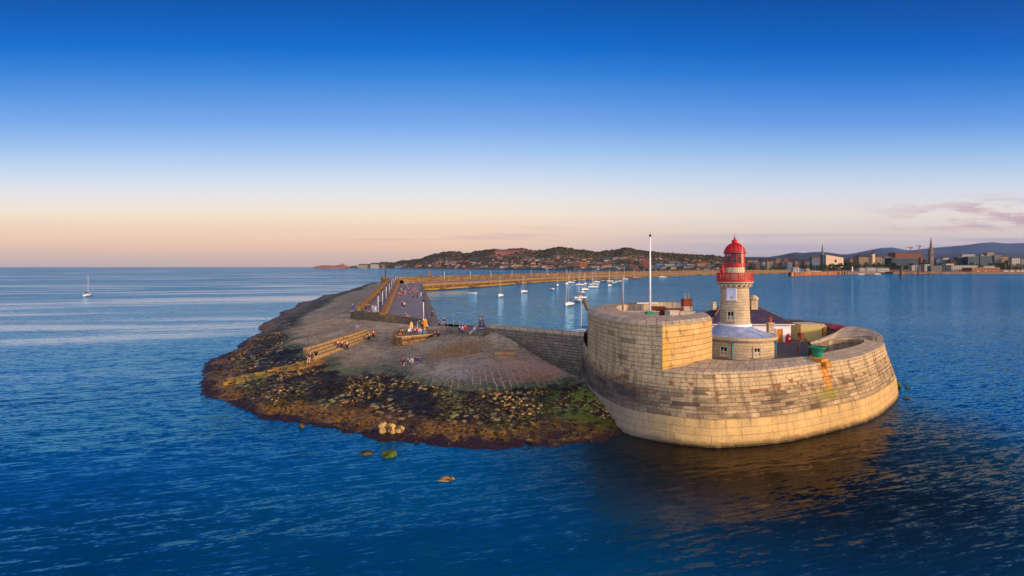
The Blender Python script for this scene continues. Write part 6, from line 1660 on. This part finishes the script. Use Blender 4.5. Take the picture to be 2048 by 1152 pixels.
BL = [(717, 733, 527.8, 5350, 'cream', 'slate', 'pale terrace at the very tip of the headland', 4), (741, 756, 525.5, 5200, 'white', 'slate', 'tall pale house group on the headland skyline', 6),
      (790, 806, 530, 4900, 'blue', 'slate', 'bluish building low on the headland shore', 4), (895, 905, 530.5, 3900, 'white', 'slate', 'white gabled house above the shore left of the red sheds', 4),
      (928, 945, 535.4, 3450, 'brick', 'red', 'row of low red sheds at the water edge', 2), (1031, 1045, 528, 3000, 'yellow', 'slate', 'yellow building by the shore under the twin hilltops', 3),
      (1047, 1055, 530, 2950, 'blue', 'slate', 'blue gabled house beside the yellow building', 4), (1000, 1016, 530.6, 3080, 'white', 'slate', 'white building left of the yellow one by the shore', 3),
      (1062, 1082, 531, 2880, 'white', 'red', 'long white terrace with red roof by the shore', 3), (1084, 1108, 530.4, 2760, 'white', 'red', 'second long white terrace with red roof by the shore', 3),
      (1118, 1134, 531, 2700, 'cream', 'brown', 'cream terrace just left of the orange block', 3), (1159, 1174.5, 523.6, 2560, 'orange', 'flat', 'tall orange brick apartment block by the shore', 0),
      (1184, 1200, 530.4, 2520, 'white', 'slate', 'white gabled row right of the orange block', 4), (1205, 1224, 529.4, 2480, 'cream', 'red', 'cream and red row by the shore below the lit slope', 3),
      (1226, 1246, 530, 2440, 'blue', 'slate', 'pale blue terrace left of the grey pole head', 3), (1249, 1268, 530.4, 2420, 'blue', 'slate', 'pale blue terrace right of the grey pole head', 3),
      (1270, 1284, 528.5, 2400, 'cream', 'slate', 'cream house left of the dark brick hall', 4), (1285, 1299, 520.6, 2380, 'brick', 'flat', 'dark brick hall just left of the tall flagpole', 0),
      (1303, 1314, 529, 2300, 'white', 'slate', 'white house right against the tall flagpole', 3), (1313, 1328, 525.8, 2280, 'blue', 'slate', 'sky blue terrace right of the tall flagpole', 3),
      (1330, 1350, 526.6, 2250, 'white', 'slate', 'white terrace right of the sky blue one', 3), (1353, 1372, 526.6, 2220, 'blue', 'slate', 'second pale blue terrace farther right of the flagpole', 3),
      (1374, 1392, 526.8, 2200, 'white', 'slate', 'white terrace above the pier wall left of the lantern', 3), (1394, 1408, 527.4, 2180, 'tan', 'flat', 'tan block at the left of the lighthouse lantern', 0),
      (1414, 1430, 528.5, 2150, 'grey', 'slate', 'grey low building left of the lighthouse lantern', 4), (1500, 1508, 524.5, 1750, 'brick', 'slate', 'brick house just right of the lighthouse lantern', 4),
      (1508, 1520, 523.2, 1740, 'white', 'slate', 'white terrace with chimneys right of the lantern', 4), (1526, 1550, 522, 1720, 'white', 'slate', 'broad white hotel terrace with many chimneys', 4),
      (1551, 1563, 522.4, 1700, 'tan', 'red', 'reddish terrace between the white hotel and grey row', 4), (1564, 1588, 523.0, 1680, 'grey', 'slate', 'long grey terrace with slate roof right of the white hotel', 4),
      (1589, 1606, 522.4, 1660, 'blue', 'slate', 'pale blue grey terrace left of the bright blue front', 3), (1607, 1622, 521.6, 1650, 'white', 'slate', 'white terrace next to the bright blue front', 3),
      (1624, 1635.5, 521.4, 1640, 'blue', 'flat', 'bright blue fronted building left of the spire', 0), (1624, 1643, 512, 1760, 'grey', 'slate', 'tall grey stone building behind the bright blue front', 6),
      (1688, 1700, 516, 1620, 'grey', 'slate', 'grey office building right of the pale library', 4), (1700, 1712, 514.5, 1600, 'tan', 'slate', 'tan building left of the clock tower hall', 5),
      (1713, 1722, 512.5, 1620, 'grey', 'slate', 'dim grey block left of the clock tower hall', 4), (1757, 1770, 517, 1560, 'white', 'flat', 'white low block right of the clock tower hall', 0),
      (1769, 1782, 514, 1600, 'tan', 'flat', 'tan block with roof turrets right of the clock hall', 0), (1783, 1837, 516, 1540, 'glass', 'flat', 'long glassy apartment block with white frames below the cranes', 0),
      (1791, 1843, 504.6, 1800, 'brick', 'slate', 'long brown brick building under the two cranes', 3), (1842, 1851, 514, 1620, 'orange', 'brown', 'orange lit gable left of the tall spire', 5),
      (1851, 1862, 517.5, 1560, 'grey', 'slate', 'grey church hall at the left foot of the tall spire', 5), (1873, 1900, 519.6, 1540, 'blue', 'flat', 'pale low office row right of the tall spire', 0),
      (1886, 1898, 513, 1700, 'white', 'slate', 'white gabled house on the skyline right of the spire', 5), (1901, 1914, 519, 1520, 'brick', 'slate', 'brick house between the office row and the glass blocks', 4),
      (1915, 1934, 514.5, 1520, 'glass', 'flat', 'teal glass block, left one of three', 0), (1936, 1958, 513.2, 1500, 'glass', 'flat', 'dark teal glass block, middle one of three', 0), (1960, 1984, 512, 1500, 'glass', 'flat', 'dark glass block, right one of three below the tan tower', 0),
      (1974, 1988, 505.5, 1660, 'tan', 'flat', 'tan tower block on the skyline at the right', 0), (1989, 2002, 511, 1520, 'grey', 'flat', 'grey apartment block right of the tan tower', 0),
      (2003, 2020, 511.5, 1540, 'tan', 'slate', 'dim tan terrace near the right edge', 4), (2024, 2040, 514, 1500, 'white', 'slate', 'white terrace at the right edge of the town', 4), (2041, 2060, 515, 1500, 'grey', 'slate', 'grey building cut by the right frame edge', 4),
      (1925, 1950, 508.8, 1900, 'white', 'flat', 'white long roofed hall on the skyline', 0), (1963, 1976, 509.6, 1880, 'white', 'flat', 'second white roofed hall on the skyline', 0)]
for px0, px1, yt, D, fk, rk, lb, rh in BL:
    building(px0, px1, yt, D, FA[fk], RM[rk], lb, rh * D / 2000, chim=(3 if 'terrace' in lb or 'hotel' in lb else 0))
rq = random.Random(77); kk = 0
for k in range(64):            # smaller houses filling the streets of the town
    px = rq.uniform(1498, 2050); D = rq.uniform(1480, 2150); w_ = rq.uniform(5, 11); yt = rq.uniform(515.5, 524.5) if D > 1700 else rq.uniform(520, 526)
    if 1645 < px < 1690: continue
    fk = rq.choice(['grey', 'tan', 'brick', 'white', 'cream', 'grey', 'blue', 'brick']); rk = rq.choice(['slate', 'slate', 'brown', 'red'])
    reg = 'left of the first spire' if px < 1645 else 'around the clock tower hall' if px < 1780 else 'around the tallest spire' if px < 1900 else 'among the glass blocks' 
    building(px - w_ / 2, px + w_ / 2, yt, D, FA[fk], RM[rk], 'small %s house with a %s roof in the town %s' % (fk, rk, reg), 3.5, chim=rq.choice([0, 1, 2]), cat='house', name='house', group='town houses %s' % reg)
# pale library with a raking roof, real window bands
D = 1500; x0 = (1652 - 1024) / F * D; x1 = (1687 - 1024) / F * D
z_l = CAMH - (509.5 - HOR) * D / F; z_r = CAMH - (515.5 - HOR) * D / F; zb = 8
lib = empty('library', ((x0 + x1) / 2, D, zb), 0, 'pale modern library with a raking roofline right of the first spire', 'library')
M_lib = plain('pale_library_stone', S(206, 176, 144), .8, 0, .06, .1)
mb = MB(); mb.prism([(x0, D), (x1, D), (x1, D + 26), (x0, D + 26)], zb, [z_l, z_r, z_r, z_l]); mb.build('wall', M_lib, lib)
for (wx, wz, ww, wh) in ((.13, .24, .28, .10), (.52, .24, .47, .10), (.5, .5, .1, .18)):
    MB().box((x0 + (x1 - x0) * (wx + ww / 2), D - .1, zb + (z_l - zb) * wz), ((x1 - x0) * ww, .6, (z_l - zb) * wh)).build('window', M_dark, lib)
MB().box((x0 - 4, D + 8, zb), (8, 12, z_l - zb)).build('glazed_stair', FA['glass'], lib)
def spire(px, ytop, ybody, D, w_, label):
    zt = CAMH - (ytop - HOR) * D / F; zm = CAMH - (ybody - HOR) * D / F; x = (px - 1024) / F * D
    r = empty('church', (x, D + 10, 8), 0, label, 'church')
    M_ch = M_churchstone
    MB().box((x, D + 10, 6), (w_, w_, zm - 6)).build('tower', FA['grey'] if False else M_ch, r)
    s = MB().lathe([(w_ * .52, zm), (w_ * .40, zm + (zt - zm) * .12), (.3, zt)], 8, (x, D + 10, 0), math.pi / 8); s.build('spire', M_ch, r)
    mb = MB()
    for a, c_ in ((-1, -1), (1, -1), (1, 1), (-1, 1)): 
        p_ = MB().box((x + a * w_ * .44, D + 10 + c_ * w_ * .44, zm - .5), (w_ * .14, w_ * .14, (zt - zm) * .22), 0, .1); p_.build('pinnacle', M_ch, r)
    for dz in (.35, .7): MB().box((x, D + 10 - w_ / 2 - .05, 6 + (zm - 6) * dz), (w_ * .28, .4, w_ * .6)).build('belfry_opening', M_dark, r)
    MB().box((x, D + 32, 6), (w_ * 1.6, 34, 16), 0, .8).build('nave', M_ch, r)
M_churchstone = plain('church_stone', S(112, 98, 92), .9, 0, .2, .3)
spire(1649, 487, 509, 1520, 8, 'grey church with a slim pointed spire behind the pale library')
spire(1867.5, 473.5, 499, 1480, 9.5, 'dark stone church with the tallest spire at the right of the town')
# clock tower hall
hall, (cx, D_, zb_, W_, dp_, zt_) = building(1718, 1764, 510.5, 1540, FA['tan'], RM['slate'], 'long tan hall with a dark clock tower', 5, chim=2, cat='town hall', name='town_hall')
x = (1745 - 1024) / F * 1540; zt = CAMH - (498.5 - HOR) * 1540 / F
MB().box((x, 1538, zb_), (7, 7, zt_ - zb_ + 4)).build('clock_tower', M_lib, hall)
MB().lathe([(5, zt_ + 4), (4.4, zt_ + 7), (2, zt_ + 10), (1.6, zt - 3), (.2, zt)], 8, (x, 1538, 0)).build('cupola', RM['slate'], hall)
x = (1723 - 1024) / F * 1540; MB().lathe([(4, zt_ - 1), (3, zt_ + 3), (.2, zt_ + 8)], 8, (x, 1545, 0)).build('turret_roof', RM['slate'], hall)
# cranes
def crane(px, ytop, jib, label):
    D = 1850; x = (px - 1024) / F * D; zt = CAMH - (ytop - HOR) * D / F; r = empty('tower_crane', (x, D, 20), 0, label, 'crane', None)
    M_c = plain('crane_paint', S(170, 74, 44), .6, 0, .1, .3)
    mb = MB(); 
    for a, c_ in ((-1, -1), (1, -1), (1, 1), (-1, 1)): mb.tube((x + a, D + c_, 20), (x + a, D + c_, zt - 6), .45, n=4)
    z = 24
    while z < zt - 8: mb.tube((x - 1, D - 1, z), (x + 1, D - 1, z + 3), .3, n=4); z += 3.5
    mb.build('mast', M_c, r)
    MB().tube((x - jib[0], D, zt - 7), (x + jib[1], D, zt - 7), .7, n=4).tube((x - jib[0], D, zt - 7), (x, D, zt), .3, n=4).tube((x + jib[1], D, zt - 7), (x, D, zt), .3, n=4).build('jib', M_c, r)
    MB().box((x + jib[1] - 2, D, zt - 10.5), (4, 2.4, 3.4)).build('counterweight', M_iron, r)
crane(1820.5, 491, (16, 8), 'left one of two tower cranes over the brown brick building'); crane(1838.5, 488, (14, 6), 'right, taller one of two tower cranes over the brown brick building')
# town trees
def tree(px, D, h, label, group='trees along the town front', seed=0):
    rr = random.Random(seed); x = (px - 1024) / F * D; z = gz(px, D) - 1; r = empty('tree', (x, D, z), 0, label, 'tree', group)
    mb = MB().tube((x, D, z), (x, D, z + h * .45), h * .05, h * .03, 6)
    for k in range(4): a = rr.uniform(0, 6.3); mb.tube((x, D, z + h * .35), (x + math.cos(a) * h * .25, D + math.sin(a) * h * .25, z + h * .65), h * .022, h * .01, 4)
    mb.build('trunk', RM['brown'], r)
    mb = MB()
    for k in range(170):
        a = rr.uniform(0, 6.3); rad = h * .40 * rr.random() ** .5; zz_ = z + h * (.32 + .62 * rr.random()); rad *= (1.1 - .7 * abs((zz_ - z) / h - .55) * 2)
        c_ = (x + math.cos(a) * rad, D + math.sin(a) * rad, zz_); s = h * rr.uniform(.05, .1)
        q_ = [(c_[0] + rr.uniform(-s, s), c_[1] + rr.uniform(-s, s), c_[2] + rr.uniform(-s, s)) for _ in range(4)]
        mb.add(q_, [(0, 1, 2), (0, 2, 3), (0, 3, 1), (1, 3, 2)])
    mb.build('crown', M_tree, r)
tp = [(int(1500 + 549 * q_ / 40), 1360 + (q_ * 37) % 300) for q_ in range(41) if q_ not in (12, 13)] + [(1506, 1600), (1516, 1590), (1532, 1560), (1546, 1570), (1560, 1540), (1572, 1560), (1582, 1530), (1596, 1540), (1612, 1520), (1622, 1530), (1638, 1420), (1646, 1400), (1656, 1410), (1664, 1400), (1672, 1395), (1680, 1400), (1690, 1410), (1700, 1420),
      (1710, 1400), (1718, 1400), (1728, 1390), (1737, 1400), (1748, 1395), (1757, 1400), (1768, 1400), (1776, 1395), (1790, 1400), (1798, 1400), (1812, 1410), (1822, 1400), (1880, 1400), (1890, 1410), (1906, 1400), (1916, 1400), (1926, 1390), (1944, 1400), (1956, 1400), (1992, 1390), (2000, 1400), (2008, 1390), (2016, 1400), (2026, 1400), (2036, 1395), (2046, 1400)]
for k, (px, D) in enumerate(tp):
    w_ = 'left of the pale library' if px < 1648 else 'in front of the pale library' if px < 1692 else 'in front of the clock tower hall' if px < 1772 else 'below the cranes' if px < 1830 else 'right of the tallest spire' if px < 1960 else 'at the right end of the town'
    tree(px, D, random.Random(k).uniform(13, 22), 'round dark green tree %s' % w_, 'trees %s' % w_, k)
# shore walls, wharves and low harbour buildings
def xw(px, D): return (px - 1024) / F * D
M_stonelow = plain('harbour_stone', S(112, 92, 78), .9, 0, .3, .12)
o = MB().box((xw(1640, 1700), 1460, -2), (xw(1760, 1300) - xw(1560, 1440), 60, 8)).build('shore_wall', M_stonelow, origin=(xw(1640, 1700), 1430, -2)); tag(o, 'low dark stone shore wall below the pale library', 'wall')
o = MB().box((xw(1960, 1215), 1230, -2), (xw(2200, 1215) - xw(1855, 1215), 26, 7.5)).build('shore_wall', M_stonelow, origin=(xw(1960, 1215), 1230, -2)); tag(o, 'long dark stone breakwater at the right edge of the harbour', 'wall')
def wharf():
    m, n, b = newmat('timber_wharf'); o = n.pos(); f = n.noise(n.vm('MULTIPLY', o, (.5, .1, .06)), 1.0, 3, .7)
    setb(n, b, n.mix(n.sm(f, .42, .58), S(34, 24, 20), S(186, 112, 52)), .9); return m
M_wharf = wharf()
a = P(1583, 552.5, 0); c_ = P(1692, 548.4, 0)
wf = empty('wharf', a, 0, 'rust and black timber wharf reaching into the harbour below the town', 'wharf')
mb = MB(); mb.prism([a[:2], c_[:2], (c_[0] + 8, c_[1] + 18), (a[0] + 4, a[1] + 18)], -1, 6.6); mb.build('piling', M_wharf, wf)
mb = MB(); mb.prism([(a[0] - .5, a[1] - .6), (c_[0], c_[1] - .6), (c_[0] + 8, c_[1] + 18.6), (a[0] + 4, a[1] + 18.6)], 6.6, 7.2); mb.build('deck', M_deck, wf)
a = P(1692, 548.6, 0); c_ = P(1760, 548.0, 0)
wf = empty('wharf', a, 0, 'dark wharf with pale piers right of the rusty timber wharf', 'wharf')
mb = MB(); mb.prism([a[:2], c_[:2], (c_[0] + 8, c_[1] + 22), (a[0] + 4, a[1] + 22)], -1, 6.2); mb.build('piling', M_stonelow, wf)
for k, px in enumerate((1684, 1689, 1694)):
    q = P(px, 549, 0); MB().box((q[0], q[1] - 3, -1), (2.0, 2.0, 8.5)).build('pier_post', M_ledge, wf)
def post(px, yb, yt, w_, mat, label, black=True):
    q = P(px, yb, 0); zt = CAMH - (yt - HOR) * q[1] / F; r = empty('mooring_post', q, 0, label, 'mooring post', 'mooring posts in the harbour')
    MB().lathe([(w_, -1), (w_, zt - 1.2)], 10, (q[0], q[1], 0)).build('pile', mat, r)
    MB().lathe([(w_ * 1.15, zt - 1.2), (w_ * 1.15, zt - .5), (w_ * .3, zt)], 10, (q[0], q[1], 0)).build('cap', M_iron, r)
    if black: MB().lathe([(w_ * .9, -1), (w_ * .9, zt - 2)], 10, (q[0] - w_ * 1.9, q[1] + 1, 0)).build('fender', M_iron, r)
post(1803.5, 557, 531.5, .75, M_ledge, 'pale and black mooring post nearest the camera in the harbour')
post(1838.5, 552, 531, .6, M_ledge, 'slim pale mooring post, middle of the three'); post(1848.5, 548.5, 528, .8, M_ledge, 'pale mooring post with black side, rightmost of the three')
a = P(1806, 553.2, 0); c_ = P(1844, 552.6, 0)
jt = empty('jetty', a, 0, 'low rusty steel jetty between the mooring posts', 'jetty')
MB().box(((a[0] + c_[0]) / 2, a[1] + 3, 5.0), (c_[0] - a[0], 5, 1.4)).build('deck', M_wharf, jt)
for k in range(7): MB().tube((a[0] + (c_[0] - a[0]) * k / 6, a[1] + 3, -1), (a[0] + (c_[0] - a[0]) * k / 6, a[1] + 3, 5), .45, n=6).build('pile', M_rust, jt)
q = P(1708, 548, 0); lt = empty('harbour_light', q, 0, 'small white harbour light tower on the wharf end', 'light tower')
MB().lathe([(1.6, 4), (1.2, 14), (1.9, 14.2), (1.9, 14.8), (1.0, 15), (1.0, 17), (.3, 18.5)], 12, (q[0], q[1] + 6, 0)).build('tower', M_white, lt)
WB = [(1586.5, 1601, 534.6, 1150, 'white', 'flat', 'white gabled boathouse by the rusty wharf', 3), (1603, 1612, 536, 1150, 'white', 'slate', 'smaller white boathouse by the rusty wharf', 2), (1612, 1619, 535.5, 1145, 'cream', 'slate', 'cream lit shed at the right of the boathouses', 1.5),
      (1719, 1731, 536, 1290, 'white', 'flat', 'white balconied clubhouse, left wing', 0), (1733, 1752, 533, 1290, 'white', 'slate', 'white balconied clubhouse, central block', 3), (1754, 1779, 534.2, 1290, 'white', 'slate', 'white balconied clubhouse, right wing', 2),
      (1824, 1842, 530.5, 1330, 'white', 'flat', 'pale ferry hall left of the mooring post caps', 0), (1849, 1860, 529, 1320, 'white', 'flat', 'pale block below the tall spire', 0), (1862, 1884, 532, 1260, 'grey', 'flat', 'grey pavilion with lit openings below the tall spire', 0),
      (1892, 1908, 527.4, 1330, 'white', 'flat', 'white canopy roof right of the pavilion', 0), (1903, 1956, 531.0, 1300, 'white', 'flat', 'long white marina canopy at the right', 0), (1968, 1990, 532, 1290, 'white', 'flat', 'white tent roof right of the long canopy', 0), (1944, 2000, 535.6, 1260, 'orange', 'flat', 'long low reddish boat shed behind the breakwater', 0)]
for px0, px1, yt, D, fk, rk, lb, rh in WB: building(px0, px1, yt, D, FA[fk], RM[rk], lb, rh)
def far_boat(px, py, L, mast, hull, lb): sailboat(P(px, py, 0), 90, L, mast, hull, M_sail2, lb, 'boats off the town front')
far_boat(1722, 549.2, 14, 0, M_hullw, 'long white boat lying off the clubhouse'); far_boat(1755, 549.0, 14, 0, M_hullw, 'second long white boat off the clubhouse'); far_boat(1744, 551.6, 8, 0, M_hulld, 'small dark boat off the clubhouse')
for k, px in enumerate((1952, 1968, 1985, 2012, 2024, 2037, 2046)):
    q = (xw(px, 1262), 1262, 5.5); sailboat(q, 80 + k * 5, 13, 20 if k % 2 else 26, M_hullw, M_sail2, 'yacht on the hard behind the right breakwater with a %s mast' % ('shorter' if k % 2 else 'tall'), 'yachts behind the breakwater')
for k, (px, h) in enumerate(((1626, 22), (1632, 24), (1638, 20))):
    sailboat((xw(px, 1120), 1120, 6.5), 80, 9, h * .7, M_hullw, M_sail2, 'yacht with upright mast behind the rusty wharf', 'yachts behind the wharf')
# ================================================================ haze
m, n, b = newmat('haze_air'); n.N.remove(b)
pv = n.node('ShaderNodeVolumePrincipled'); pv.inputs['Color'].default_value = (.50, .63, .92, 1); pv.inputs['Density'].default_value = HAZE
out_ = [q for q in n.N if q.type == 'OUTPUT_MATERIAL'][0]; n.L.new(pv.outputs[0], out_.inputs['Volume'])
if HAZE > 0:
    hz = MB().box((0, 0, -4), (66000, 66000, 664)).build('haze', m); tag(hz, kind='stuff')
